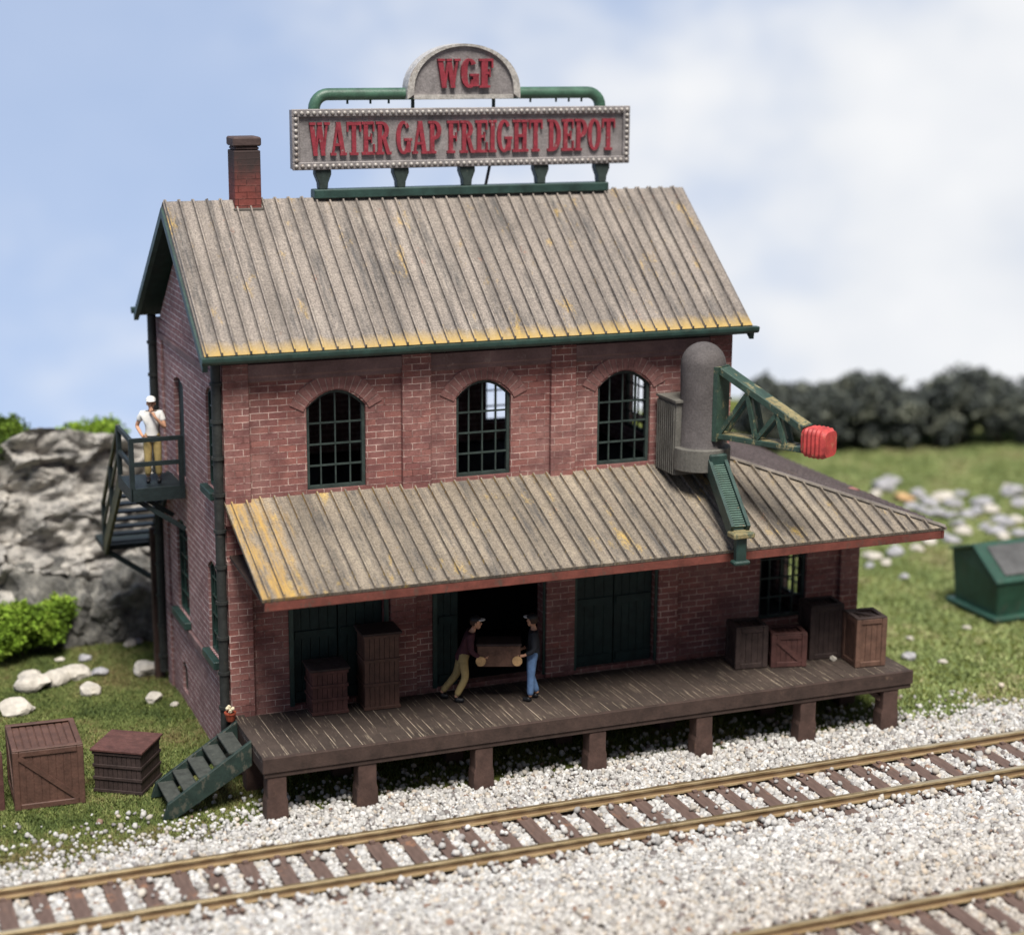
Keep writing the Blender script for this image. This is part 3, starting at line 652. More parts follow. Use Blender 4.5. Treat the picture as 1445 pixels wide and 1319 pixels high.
# pipe frame behind the arch
m = MB(); rr = .3; pz = 13.36; xa, xb = 2.78, 9.24
path = [(xa, SY, SZ1 - .02), (xa, SY, pz - rr)] + [(xa + rr - rr * math.cos(t), SY, pz - rr + rr * math.sin(t)) for t in [R(a) for a in range(15, 91, 15)]]
path += [(xb - rr + rr * math.sin(t), SY, pz - rr + rr * math.cos(t)) for t in [R(a) for a in range(0, 91, 15)]] + [(xb, SY, SZ1 - .02)]
m.tube(path, .125, 14); pf = m.build('pipe_frame', M['green_pipe'], sign, smooth=60)
for x in (3.5, 4.0, 4.4, 7.6, 8.2, 8.5, 8.8): m = MB(); m.tube([(x, SY, pz - .1), (x, SY, pz - .2)], .025, 6); m.build('stub', M['green'], pf)
for x in (4.93, 6.75): m = MB(); m.tube([(x, SY, SZ1 - .02), (x, SY, AZ0 + .03)], .04, 8); m.build('arch_strut', M['iron'], sign)
m = MB(); m.box(2.72, 9.42, SY - .16, SY + .16, ZR - .02, ZR + .17); m.build('base_beam', M['green'], sign, .02)
for x in (2.93, 4.63, 6.12, 7.83, 9.28):
    m = MB(); m.prism([(x - .09, ZR + .17), (x + .09, ZR + .17), (x + .1, ZR + .3), (x + .17, SZ0 - .1), (x + .17, SZ0 - .003), (x - .17, SZ0 - .003), (x - .17, SZ0 - .1), (x - .1, ZR + .3)], 'y', SY - .12, SY + .1)
    m.build('support_leg', M['iron'], sign, .015)
m = MB(); m.tube([(6.58, SY + .02, ZR + .15), (6.68, SY + .02, SZ0 + .02)], .035, 8); m.build('cable', M['black'], sign)
# letters drawn as strokes
def glyph(ch, S=.19, t=.085):
    B = lambda a, b, c_, d: ('b', a, b, c_, d)
    Ln = lambda a, b, c_, d, w: ('l', a, b, c_, d, w)
    A = lambda cx, cz, rx, rz, a0, a1, w: ('a', cx, cz, rx, rz, a0, a1, w)
    sf = lambda x, z: B(x - .09, z, x + S + .09, z + .08)
    G = {'I': (.37, [B(.09, .0, .09 + S, 1), sf(.09, 0), sf(.09, .92)]),
         'H': (.76, [B(.09, 0, .09 + S, 1), B(.48, 0, .48 + S, 1), sf(.09, 0), sf(.09, .92), sf(.48, 0), sf(.48, .92), B(.26, .46, .5, .55)]),
         'T': (.64, [B(.225, 0, .225 + S, 1), B(0, .9, .64, 1), B(0, .7, .07, .9), B(.57, .7, .64, .9), sf(.225, 0)]),
         'E': (.60, [B(.09, 0, .09 + S, 1), B(0, .915, .56, 1), B(0, 0, .58, .085), B(.25, .46, .44, .54), B(.49, .7, .56, .92), B(.51, .08, .58, .32), B(.40, .36, .45, .64)]),
         'F': (.58, [B(.09, 0, .09 + S, 1), B(0, .915, .56, 1), B(.25, .46, .44, .54), B(.49, .68, .56, .92), B(.40, .36, .45, .64), sf(.09, 0)]),
         'P': (.62, [B(.09, 0, .09 + S, 1), sf(.09, 0), B(0, .92, .28, 1), A(.27, .71, .33, .29, -90, 90, S)]),
         'R': (.68, [B(.09, 0, .09 + S, 1), sf(.09, 0), B(0, .92, .28, 1), A(.27, .73, .32, .27, -90, 90, S), Ln(.36, .5, .56, .03, .18), B(.48, 0, .70, .08)]),
         'D': (.66, [B(.09, 0, .09 + S, 1), B(0, .92, .28, 1), B(0, 0, .28, .08), A(.25, .5, .39, .5, -90, 90, S)]),
         'O': (.66, [A(.32, .5, .33, .51, 0, 360, S)]),
         'G': (.70, [A(.34, .5, .34, .51, 40, 330, S), B(.48, .05, .48 + S - .02, .44), B(.36, .40, .72, .48)]),
         'A': (.70, [Ln(.11, .03, .33, 1, .09), Ln(.35, 1, .56, .03, .2), B(.18, .28, .48, .36), B(0, 0, .25, .08), B(.42, 0, .72, .08)]),
         'W': (.90, [Ln(.10, 1, .27, 0, .19), Ln(.27, 0, .42, .9, .09), Ln(.44, 1, .61, 0, .19), Ln(.61, 0, .78, 1, .09), B(0, .92, .27, 1), B(.34, .92, .56, 1), B(.66, .92, .9, 1)])}
    return G[ch]
def letter(ch, x, z, sx, sz, y, dep, parent, **kw):
    w, st = glyph(ch, **kw); m = MB()
    for k, s in enumerate(st):
        y0 = y - dep - k * .004
        if s[0] == 'b': m.prism([(x + s[1] * sx, z + s[2] * sz), (x + s[3] * sx, z + s[2] * sz), (x + s[3] * sx, z + s[4] * sz), (x + s[1] * sx, z + s[4] * sz)], 'y', y0, y)
        elif s[0] == 'l':
            _, a, b, c_, d, w_ = s; h = w_ / 2
            m.prism([(x + (a - h) * sx, z + b * sz), (x + (a + h) * sx, z + b * sz), (x + (c_ + h) * sx, z + d * sz), (x + (c_ - h) * sx, z + d * sz)], 'y', y0, y)
        else:
            _, cx, cz, rx, rz, a0, a1, w_ = s; K = 16; wz = .085
            for i in range(K):
                q = [R(a0 + (a1 - a0) * (i + e) / K) for e in (0, 1)]
                o1 = [(x + (cx + rx * math.cos(t)) * sx, z + (cz + rz * math.sin(t)) * sz) for t in q]
                i1 = [(x + (cx + (rx - w_) * math.cos(t)) * sx, z + (cz + (rz - wz) * math.sin(t)) * sz) for t in q]
                m.prism([o1[0], o1[1], i1[1], i1[0]], 'y', y0, y)
    return m.build('letter', M['letter'], parent)
txt = 'WATER GAP FREIGHT DEPOT'; gap = .035
tot = sum((glyph(c_)[0] + gap) if c_ != ' ' else .22 for c_ in txt); sx = 6.93 / tot; x = 2.63
for c_ in txt:
    if c_ == ' ': x += .22 * sx; continue
    letter(c_, x, 12.12, sx, .68, SY - .101, .06, board); x += (glyph(c_)[0] + gap) * sx
x = 5.41
for c_ in 'WGF':
    w = glyph(c_)[0]; letter(c_, x, 13.48, .56, .60, SY - .151, .08, ab, S=.25); x += (w + .03) * .56

# ------------------------------------------------------------------ crane on the awning
crane = thing('cargo_crane', 'grey domed crane on the awning with green truss boom and red tip', 'crane', (9.87, -1.0, 5.4))
def cb(mb, name, mat, **k): return mb.build(name, mat, crane, **k)
CO = Vector((9.87, -1.0, 5.4))
class LMB(MB):     # world coordinates in, crane-local out
    def build(s, *a, **k): s.v = [tuple(Vector(v) - CO) for v in s.v]; return MB.build(s, *a, **k)
m = LMB()
m.box(9.28, 10.5, -.975, -.12, 5.66, 7.2)
for i in range(9): y = -.95 + i * .095; m.box(9.245, 9.279, y, y + .05, 5.66, 7.15)
cb(m, 'control_box', M['boxgrey'], bevel=.015)
m = LMB(); m.box(9.24, 10.54, -1.03, -.11, 7.203, 7.25); cb(m, 'box_lid', M['boxgrey'])
m = LMB(); K = 16
m.prism([(9.25, -.98)] + [(9.87 - .62 * math.cos(math.pi * k / K), -1.0 - .6 * math.sin(math.pi * k / K)) for k in range(K + 1)] + [(10.49, -.98)], 'z', 5.80, 6.28)
cb(m, 'base', M['boxgrey'], bevel=.02)
m = LMB(); m.lathe([(.49, 6.283), (.47, 6.32), (.455, 7.2), (.47, 7.98)] + [(.47 * math.cos(t), 7.98 + .47 * math.sin(t)) for t in [R(a) for a in range(10, 90, 10)]] + [(.02, 8.45)], (9.87, -1.0, 0), 28)
cb(m, 'mast', M['cranegrey'], smooth=50)
bd = Vector((.48, -.877, 0)).normalized(); bs = Vector((-bd.y, bd.x, 0))   # boom axis and its side
B0 = Vector((9.87, -1.0, 0)) + bd * .40; B1 = B0 + bd * 2.12
zt0, zt1, zb = 7.93, 6.98, 6.56
boom = LMB(); up3 = Vector((0, 0, 1)); hw = .2
m = LMB(); m.bar(B0 + up3 * 6.45 + bd * .06, B0 + up3 * 8.0 + bd * .06, .46, .1, bd); cb(m, 'boom_plate', M['boomgreen'])
m = LMB(); m.bar(B0 + up3 * zt0 + bd * .1, B1 + up3 * zt1, .36, .14); cb(m, 'top_chord', M['boomgreen'], bevel=.01)
m = LMB(); m.bar(B0 + up3 * (zt0 + .075 + (zt1 - zt0) * .55) + bd * 1.2, B1 + up3 * (zt1 + .078), .3, .015); cb(m, 'worn_strip', M['ochre'])
m = LMB(); m.bar(B0 + up3 * zb + bd * .1, B1 + up3 * zb, .36, .11); cb(m, 'bottom_chord', M['boomgreen'], bevel=.01)
m = LMB(); m.bar(B0 + up3 * (zb + .058) + bd * .1, B0 + up3 * (zb + .058) + bd * 1.9, .3, .02); cb(m, 'walkway', M['ochre'])
nodes = [(.14, 0), (.78, 1), (1.02, 0), (1.5, 1), (1.7, 0)]
for side in (-1, 1):
    for (a, i0), (b, i1) in zip(nodes[:-1], nodes[1:]):
        za = zt0 + (zt1 - zt0) * a / 2.12 - .05 if i0 else zb + .05; z2 = zt0 + (zt1 - zt0) * b / 2.12 - .05 if i1 else zb + .05
        m = LMB(); m.bar(B0 + bd * a + bs * (side * .14) + up3 * za, B0 + bd * b + bs * (side * .14) + up3 * z2, .07, .09, bd); cb(m, 'truss_strut', M['boomgreen'])
# red ribbed tip
m = LMB(); c0 = B1 + up3 * 6.74 + bd * .28
prof = []
def rbox(w, h, r_, K=5):
    out = []
    for cx, cz, a0 in ((w - r_, h - r_, 0), (-w + r_, h - r_, 90), (-w + r_, -h + r_, 180), (w - r_, -h + r_, 270)):
        for k in range(K + 1): t = R(a0 + 90 * k / K); out.append((cx + r_ * math.cos(t), cz + r_ * math.sin(t)))
    return out
prev = None; vs, fs = [], []; rings = 0; nring = 13
for i in range(nring):
    f = i / (nring - 1); sc = (.93 if i % 2 else 1.0) * (1 - .18 * abs(2 * f - 1) ** 4)
    ring = rbox(.27 * sc, .31 * sc, .12); n_ = len(ring)
    for (a, b) in ring: vs.append(c0 + bd * (-.28 + .56 * f) + bs * a + up3 * b)
for i in range(nring - 1):
    for k in range(n_): fs.append((i * n_ + k, i * n_ + (k + 1) % n_, (i + 1) * n_ + (k + 1) % n_, (i + 1) * n_ + k))
fs += [list(range(n_)), list(range((nring - 1) * n_, nring * n_))]
m.add(vs, fs); m.build('boom_tip', M['tipred'], crane, smooth=30)
# ribbed chute down the awning slope
m = LMB(); a, b = Vector((9.96, -1.5, 6.0)), Vector((9.76, -2.98, 4.93))
dn = (b - a).normalized(); sdv = dn.cross(up3).normalized(); upn = sdv.cross(dn)
m.bar(a - sdv * .17, b - sdv * .17, .07, .3, upn); m.bar(a + sdv * .17, b + sdv * .17, .07, .3, upn); m.bar(a - upn * .08, b - upn * .08, .26, .06, upn)
cb(m, 'chute', M['green'])
m = LMB(); L = (b - a).length; k = 0
while k * .06 < L - .05: q = a + dn * (k * .06 + .03); m.bar(q - sdv * .13 + upn * .06, q + sdv * .13 + upn * .06, .035, .05, upn); k += 1
cb(m, 'chute_rollers', M['chute'])
m = LMB(); m.box(9.76, 10.16, -1.66, -1.4, 5.78, 6.2); cb(m, 'chute_head', M['green'], bevel=.03)
m = LMB(); m.box(9.5, 9.98, -3.25, -2.93, 4.83, 4.94); cb(m, 'chute_lip', M['ochre'], bevel=.02)
m = LMB(); m.box(9.63, 9.86, -3.15, -2.98, 4.3, 4.828); m.box(9.56, 9.93, -3.19, -2.97, 4.26, 4.35); cb(m, 'hook_block', M['green'], bevel=.03)

# ------------------------------------------------------------------ loading dock
dock = thing('loading_dock', 'long brown plank loading dock on posts along the depot front', 'dock')
DX0, DX1, DY = -.02, 14.32, -2.62
m = MB(); x = DX0; k = 0
while x < DX1 - .05:
    w = min(.249, DX1 - x); dz = random.uniform(-.005, .004)
    m.box(x + .007, x + w - .007, DY + .092, -.255 if x > .2 and x < XW - .2 else -.13, ZD - .1, ZD - .008 + dz); x += .249
m.build('deck', M['deck'], dock)
m = MB(); m.box(DX0 + .02, DX1 - .02, DY + .1, -.27, ZD - .14, ZD - .0155); m.build('deck_seams', M['deck_seam'], dock)
m = MB(); m.box(DX0 - .01, DX1 + .01, DY, DY + .088, ZD - .30, ZD + .004); m.box(DX0 + .02, DX1 - .02, DY + .03, DY + .13, ZD - .40, ZD - .303); m.box(DX1 - .13, DX1 - .013, DY + .133, -.2, ZD - .36, ZD - .143); m.box(DX0 + .013, DX0 + .13, DY + .133, -.2, ZD - .36, ZD - .143)
m.build('edge_beam', M['deck_side'], dock, .012)
for x in (.25, 2.04, 4.45, 6.91, 9.33, 11.79, 13.82):
    for y in (-2.40, -.7):
        m = MB(); h = .185 if y < -1 else .165
        m.prism([(x - h, ZD - .405), (x - h, .47), (x - h * 1.13, .38), (x - h * 1.2, -.15), (x + h * 1.2, -.15), (x + h * 1.13, .38), (x + h, .47), (x + h, ZD - .405)], 'y', y - .17, y + .17)
        m.build('post', M['post'], dock, .015)
for x in (13.82,):
    m = MB(); m.bar((x - .18, -2.4, ZD - .62), (x - .5, -2.4, ZD - .36), .12, .1); m.build('knee_brace', M['post'], dock)

# ------------------------------------------------------------------ crates
def crate(name, label, cat, cx, cy, z, rz, sx, sy, sz, mat, style='frame', group=None, lidmat=None, diag=True):
    o = thing(name, label, cat, (cx, cy, z), rz, group); hx, hy = sx / 2, sy / 2; lm = lidmat or mat
    if style == 'frame':
        m = MB(); t = .045; m.box(-hx + t, hx - t, -hy + t, hy - t, .01, sz - t)
        kx = max(4, round(sx / .17))
        for i in range(kx):
            a, b = -hx + .1 + (sx - .2) * i / kx, -hx + .1 + (sx - .2) * (i + 1) / kx
            m.box(a + .006, b - .006, -hy + t - .016, -hy + t - .001, .09, sz - .1); m.box(a + .006, b - .006, hy - t + .001, hy - t + .016, .09, sz - .1)
        ky = max(4, round(sy / .17))
        for i in range(ky):
            a, b = -hy + .1 + (sy - .2) * i / ky, -hy + .1 + (sy - .2) * (i + 1) / ky
            m.box(-hx + t - .016, -hx + t - .001, a + .006, b - .006, .09, sz - .1); m.box(hx - t + .001, hx - t + .016, a + .006, b - .006, .09, sz - .1)
        m.build('panel', mat, o)
        m = MB(); f = .12
        for x0, x1 in ((-hx, -hx + f), (hx - f, hx)):
            for y0, y1 in ((-hy, -hy + f), (hy - f, hy)): m.box(x0, x1, y0, y1, 0, sz - .003)
        for z0, z1 in ((.002, f), (sz - f, sz - .004)):
            m.box(-hx + f + .002, hx - f - .002, -hy + .004, -hy + f * .5, z0, z1); m.box(-hx + f + .002, hx - f - .002, hy - f * .5, hy - .004, z0, z1)
            m.box(-hx + .004, -hx + f * .5, -hy + f + .002, hy - f - .002, z0, z1); m.box(hx - f * .5, hx - .004, -hy + f + .002, hy - f - .002, z0, z1)
        m.build('frame', mat, o, .012)
        if diag is True:
            m = MB(); m.bar((-hx + f, -hy + .018, sz - f), (hx - f, -hy + .018, f), .03, .1, (0, 0, 1)); m.bar((-hx + .018, hy - f, sz - f), (-hx + .018, -hy + f, f), .03, .1, (0, 0, 1)); m.build('diagonal_brace', mat, o)
        m = MB(); k = max(5, round(sx / .17))
        for i in range(k):
            a, b = -hx + .11 + (sx - .22) * i / k, -hx + .11 + (sx - .22) * (i + 1) / k
            m.box(a + .008, b - .008, -hy + .1, hy - .1, sz - .06, sz - .02)
        m.box(-hx + .004, hx - .004, -hy + .004, -hy + .11, sz - .002, sz + .03); m.box(-hx + .004, hx - .004, hy - .11, hy - .004, sz - .002, sz + .03)
        m.box(-hx + .004, -hx + .11, -hy + .112, hy - .112, sz - .002, sz + .03); m.box(hx - .11, hx - .004, -hy + .112, hy - .112, sz - .002, sz + .03)
        m.build('lid', lm, o, .01)
        if diag == 'top':
            m = MB(); m.bar((-hx + .1, hy - .1, sz + .004), (hx - .1, -hy + .1, sz + .004), .09, .03); m.build('lid_brace', lm, o)
    else:   # slatted, banded
        m = MB(); k = max(5, round(sx / .1))
        for i in range(k): a = -hx + sx * i / k; m.box(a + .005, a + sx / k - .005, -hy, -hy + .03, .02, sz - .05); m.box(a + .005, a + sx / k - .005, hy - .03, hy, .02, sz - .05)
        k = max(5, round(sy / .1))
        for i in range(k): a = -hy + .032 + (sy - .064) * i / k; m.box(-hx, -hx + .03, a + .005, a + (sy - .064) / k - .005, .02, sz - .05); m.box(hx - .03, hx, a + .005, a + (sy - .064) / k - .005, .02, sz - .05)
        m.box(-hx + .028, hx - .028, -hy + .028, hy - .028, .02, sz - .055)
        m.build('panel', mat, o)
        for i in range(4):
            z0 = .0 + (sz - .12) * i / 3
            m = MB(); e = .022
            m.box(-hx - e, hx + e, -hy - e, -hy - .002, z0, z0 + .065); m.box(-hx - e, hx + e, hy + .002, hy + e, z0, z0 + .065)
            m.box(-hx - e, -hx - .002, -hy, hy, z0 + .001, z0 + .064); m.box(hx + .002, hx + e, -hy, hy, z0 + .001, z0 + .064); m.build('batten', mat, o, .006)
        m = MB(); k = 8; e = .055
        for i in range(k): a = -hy - e + (sy + 2 * e) * i / k; m.box(-hx - e, hx + e, a + .006, a + (sy + 2 * e) / k - .006, sz - .045, sz)
        m.build('lid', lm, o, .006)
    return o
crate('wooden_crate', 'large framed brown crate with diagonal brace standing on grass', 'crate', -3.66, .38, .0, R(-2), 1.34, 1.5, 1.2, M['crate'], group='crates on the grass')
crate('wooden_crate', 'brown crate cut off by the left edge beside the large framed crate', 'crate', -5.22, .42, .0, R(4), 1.3, 1.4, 1.15, M['crate_red'], group='crates on the grass')
crate('slatted_crate', 'reddish slatted crate with overhanging lid on grass by green steps', 'crate', -2.07, .28, .0, R(-33), .98, 1.0, .9, M['crate_dark'], 'slat', 'crates on the grass', M['crate_red'])
crate('slatted_crate', 'short banded crate on the dock before the first green door', 'crate', 1.86, -.42, ZD, R(-3), .72, .62, .97, M['crate_red'], 'slat', 'banded crates on the dock', M['crate_dark'])
crate('slatted_crate', 'tall banded crate on the dock beside the brick pier', 'crate', 2.93, -.50, ZD, R(-3), .72, .62, 1.62, M['crate'], 'slat', 'banded crates on the dock', M['crate_dark'])
crate('wooden_crate', 'plain greyish crate on the dock under the awning, nearest the middle wall', 'crate', 11.15, -.95, ZD, R(-8), .74, .66, .92, M['crate_grey'], group='crates at the dock end', diag=False)
crate('wooden_crate', 'low braced crate on the dock below the ground floor window', 'crate', 11.98, -1.18, ZD, R(-14), .80, .62, .74, M['crate_red'], group='crates at the dock end')
crate('wooden_crate', 'tall dark crate on the dock against the end brick pier', 'crate', 12.98, -.95, ZD, R(-5), .80, .66, 1.2, M['crate_dark'], group='crates at the dock end', diag=False)
crate('wooden_crate', 'brown crate with grey slatted braced lid at the open dock end', 'crate', 13.62, -1.72, ZD, R(-6), .72, .72, 1.08, M['crate_tan'], group='crates at the dock end', lidmat=M['crate_grey'], diag='top')

# ------------------------------------------------------------------ green steps
steps = thing('wooden_steps', 'short green wooden steps leaning against the dock end', 'steps', (0, 0, 0))
yn, yf = -1.72, -.58
for y in (yn, yf):
    m = MB(); m.prism([(-.03, 1.36), (-1.68, .30), (-1.78, .0), (-1.52, .0), (-.03, .86)], 'y', y - .045, y + .045); m.build('stringer', M['step'], steps, .01)
for i in range(5):
    f = (i + .5) / 5; x, z = -.12 - 1.5 * f, 1.27 - 1.06 * f
    m = MB(); m.box(x - .19, x + .13, yn + .048, yf - .048, z - .05, z); m.build('tread', M['tread'], steps, .008)
pot = thing('flower_pot', 'small red pot of cream flowers on the dock corner by the downpipe', 'flower pot', (-.10, -.32, 1.28))
m = MB(); m.lathe([(.10, 0), (.14, .17), (.155, .18), (.155, .22), (.12, .2)], (0, 0, 0), 14); m.build('pot', M['terracotta'], pot, smooth=40)
m = MB()
for k in range(22):
    a, q = random.uniform(0, 6.28), random.uniform(0, .12); c0 = Vector((q * math.cos(a), q * math.sin(a), .24 + random.uniform(0, .14)))
    m.lathe([(.012, -.03), (.035, -.01), (.035, .015), (.01, .035)], c0, 7)
m.build('flowers', M['petal'], pot); pot.scale = (.8, .8, .8)

# ------------------------------------------------------------------ balcony and outside stair
st = thing('outside_staircase', 'black green balcony and staircase hung on the side wall', 'staircase')
BX, BY0, BY1, BZ = -1.17, 3.52, 4.95, 5.18
m = MB(); m.box(BX, -.065, BY0, BY1, BZ - .08, BZ); m.build('platform', M['bal'], st)
m = MB(); m.box(BX - .02, -.06, BY0 - .05, BY0 - .002, BZ - .24, BZ + .04); m.box(BX - .05, BX - .002, BY0 - .05, BY1, BZ - .24, BZ + .04); m.build('edge_beam', M['bal'], st)
for x, y in ((BX, BY0), (-.12, BY0), (BX, BY1)):
    m = MB(); m.box(x - .05, x + .05, y - .05, y + .05, BZ + .042, BZ + 1.12); m.build('rail_post', M['bal'], st)
for z in (BZ + .55, BZ + 1.07):
    m = MB(); m.box(BX + .052, -.172, BY0 - .035, BY0 + .035, z - .04, z + .05); m.box(BX - .035, BX + .035, BY0 + .052, BY1 - .052, z - .04, z + .05); m.build('handrail', M['bal'], st)
SZB, SYB = 3.0, 7.35
for x, mt in ((BX, M['olive']), (-.12, M['bal'])):
    m = MB(); m.bar((x, BY1 - .02, BZ - .12), (x, SYB, SZB - .1), .07, .34); m.build('stringer', mt, st)
m = MB(); m.bar((BX, BY1 + .05, BZ + 1.1), (BX, SYB, SZB + 1.0), .07, .1); m.bar((BX, BY1 + .05, BZ + .58), (BX, SYB, SZB + .5), .05, .08); m.build('handrail', M['olive'], st)
for f in (.5, 1.0):
    y, z = BY1 + (SYB - BY1) * f, BZ + (SZB - BZ) * f; m = MB(); m.box(BX - .05, BX + .05, y - .05, y + .05, z, z + 1.05); m.build('rail_post', M['bal'], st)
for i in range(9):
    f = (i + .5) / 9; y, z = BY1 + (SYB - BY1) * f, BZ + (SZB - BZ) * f
    m = MB(); m.box(BX + .04, -.16, y - .1, y + .18, z - .04, z); m.build('tread', M['bal'], st)
m = MB(); m.box(BX - .05, .05, SYB + .02, SYB + 1.1, SZB - .14, SZB - .02); m.build('landing', M['bal'], st)
for p, q in (((BX + .05, BY0 + .1, BZ - .2), (-.06, BY0 + .1, BZ - .95)), ((BX + .05, BY1 - .1, BZ - .2), (-.06, BY1 - .1, BZ - .95)), ((BX + .05, SYB, SZB - .15), (-.1, 6.5, SZB - .75))):
    m = MB(); m.bar(p, q, .08, .1); m.build('brace', M['bal'], st)
for x, y in ((-.17, 6.42),):
    m = MB(); m.box(x - .13, x + .09, y - .09, y + .09, -.1, SZB + (.55 if y < 7 else -.15)); m.build('support_post', M['post'], st)

# ------------------------------------------------------------------ people
def skin_mesh(name, chains, parent, mat, sub=2, extra=None):
    """chains: list of [(point, radius), ...]; chains sharing a first point branch there"""
    me = bpy.data.meshes.new(name + '_t'); vs, es, rs = [], [], []
    def vid(p, r_):
        for i, v in enumerate(vs):
            if (Vector(v) - Vector(p)).length < 1e-4: return i
        vs.append(tuple(p)); rs.append(r_); return len(vs) - 1
    for ch in chains:
        ids = [vid(p, r_) for p, r_ in ch]; es.extend(e for e in zip(ids[:-1], ids[1:]) if e not in es)
    me.from_pydata(vs, es, []); o = bpy.data.objects.new(name + '_t', me); C.objects.link(o)
    md = o.modifiers.new('skin', 'SKIN'); md.use_smooth_shade = True
    for i, r_ in enumerate(rs):
        d = me.skin_vertices[0].data[i]; d.radius = (r_, r_) if not isinstance(r_, tuple) else r_; d.use_root = (i == 0)
    s_ = o.modifiers.new('sub', 'SUBSURF'); s_.levels = sub; s_.render_levels = sub
    dg = bpy.context.evaluated_depsgraph_get(); nm = bpy.data.meshes.new_from_object(o.evaluated_get(dg)); nm.name = name
    bpy.data.objects.remove(o); nm.materials.clear(); nm.materials.append(mat)
    if extra:
        bm = bmesh.new(); bm.from_mesh(nm); extra(bm); bm.to_mesh(nm); bm.free()
    for p in nm.polygons: p.use_smooth = True
    ob = bpy.data.objects.new(name, nm); C.objects.link(ob); ob.parent = parent; return ob
def sphere_bm(bm, c_, r_, u=12, v=8):
    mt = Matrix.Translation(c_) @ Matrix.Diagonal((*r_, 1)); bmesh.ops.create_uvsphere(bm, u_segments=u, v_segments=v, radius=1, matrix=mt)
def lerp(a, b, t): return Vector(a) + (Vector(b) - Vector(a)) * t
def person(label, loc, rz, J, shirt, trousers, shoe, hat, sleeve='long', belt=False):
    """local frame: faces +Y, right hand at +X.  J: joint positions"""
    o = thing('person', label, 'person', loc, rz)
    V = {k: Vector(v) for k, v in J.items()}
    hd = V['head']; fd = (V.get('face') or Vector((0, 1, 0))).normalized(); sd = fd.cross(Vector((0, 0, 1))).normalized()
    ch = [[(V['pelvis'], .11), (lerp(V['pelvis'], V['chest'], .5), .105), (V['chest'], .125), (V['neck'], .055), (lerp(V['neck'], hd, .55), .058)]]
    for s in ('l', 'r'):
        ch.append([(V['chest'], .125), (V['sh' + s], .055), (V['el' + s], .042), (V['wr' + s], .03), (V['ha' + s], .036)])
        ch.append([(V['pelvis'], .11), (V['hip' + s], .085), (V['kn' + s], .058), (V['an' + s], .042)])
    def head(bm):
        sphere_bm(bm, hd + Vector((0, 0, .03)), (.078, .095, .115), 16, 12)
        sphere_bm(bm, hd + fd * .05 + Vector((0, 0, -.045)), (.052, .05, .06))
        sphere_bm(bm, hd + fd * .102 + Vector((0, 0, .0)), (.016, .024, .028), 8, 6)
        for q in (-1, 1): sphere_bm(bm, hd + sd * (q * .08) + Vector((0, 0, .01)), (.014, .022, .034), 8, 6)
        for s in ('l', 'r'):          # five curled fingers on each hand
            wr, ha = V['wr' + s], V['ha' + s]; d = (ha - wr).normalized(); crl = V.get('curl' + s, fd)
            ac = d.cross(crl); ac = ac.normalized() if ac.length > .01 else sd
            for f in range(4):
                b0 = ha + ac * ((f - 1.5) * .021) + d * .015; ln = (.052, .062, .057, .044)[f]; p1 = b0 + d * ln * .7 + crl * ln * .25; p2 = p1 + d * ln * .15 + crl * ln * .6
                for a, b, r0 in ((b0, p1, .0105), (p1, p2, .009)):
                    q = (b - a); mt = Matrix.Translation((a + b) / 2) @ q.to_track_quat('Z', 'Y').to_matrix().to_4x4()
                    bmesh.ops.create_cone(bm, cap_ends=True, segments=6, radius1=r0, radius2=r0 * .85, depth=q.length * 1.25, matrix=mt)
            a = ha - d * .01 + ac * .03; b = a + ac * .03 + d * .03 + crl * .03; q = b - a
            bmesh.ops.create_cone(bm, cap_ends=True, segments=6, radius1=.013, radius2=.01, depth=q.length * 1.3, matrix=Matrix.Translation((a + b) / 2) @ q.to_track_quat('Z', 'Y').to_matrix().to_4x4())
    skin_mesh('body', ch, o, M['skin'], 2, head)
    # shirt
    cs = [[(lerp(V['pelvis'], V['chest'], -.42), .15), (V['pelvis'], .152), (lerp(V['pelvis'], V['chest'], .25), .142), (lerp(V['pelvis'], V['chest'], .5), .135), (V['chest'], .15), (lerp(V['chest'], V['neck'], .75), .075)]]
    for s in ('l', 'r'):
        c_ = [(V['chest'], .15), (V['sh' + s], .08), (lerp(V['sh' + s], V['el' + s], .6), .068)]
        if sleeve == 'long': c_ += [(V['el' + s], .06), (lerp(V['el' + s], V['wr' + s], .85), .046)]
        cs.append(c_)
    skin_mesh('shirt' if sleeve == 'short' else 'jacket', cs, o, shirt)
    cs = []
    for s in ('l', 'r'):
        cs.append([(lerp(V['pelvis'], V['chest'], .4), .12), (V['pelvis'], .14), (V['hip' + s], .108), (V['kn' + s], .08), (lerp(V['kn' + s], V['an' + s], .93), .068)])
    skin_mesh('trousers', cs, o, trousers)
    for s in ('l', 'r'):
        an = V['an' + s]; tp = V.get('toe' + s) or an + fd * .17 + Vector((0, 0, -.06))
        skin_mesh('shoe', [[(an + Vector((0, 0, -.005)), .058), (lerp(an, tp, .25) + Vector((0, 0, -.035)), .055), (tp, .042)]], o, shoe, 2)
    m = bmesh.new(); sphere_bm(m, hd - fd * .022 + Vector((0, 0, .045)), (.088, .094, .105), 14, 10)
    bmesh.ops.bisect_plane(m, geom=m.verts[:] + m.edges[:] + m.faces[:], plane_co=hd + Vector((0, 0, -.03)), plane_no=(0, 0, -1), clear_outer=True)
    me = bpy.data.meshes.new('hair'); m.to_mesh(me); m.free(); me.materials.append(M['hair']); h = bpy.data.objects.new('hair', me); C.objects.link(h); h.parent = o
    m = bmesh.new(); sphere_bm(m, hd + Vector((0, 0, .085)), (.1, .108, .085), 16, 10)
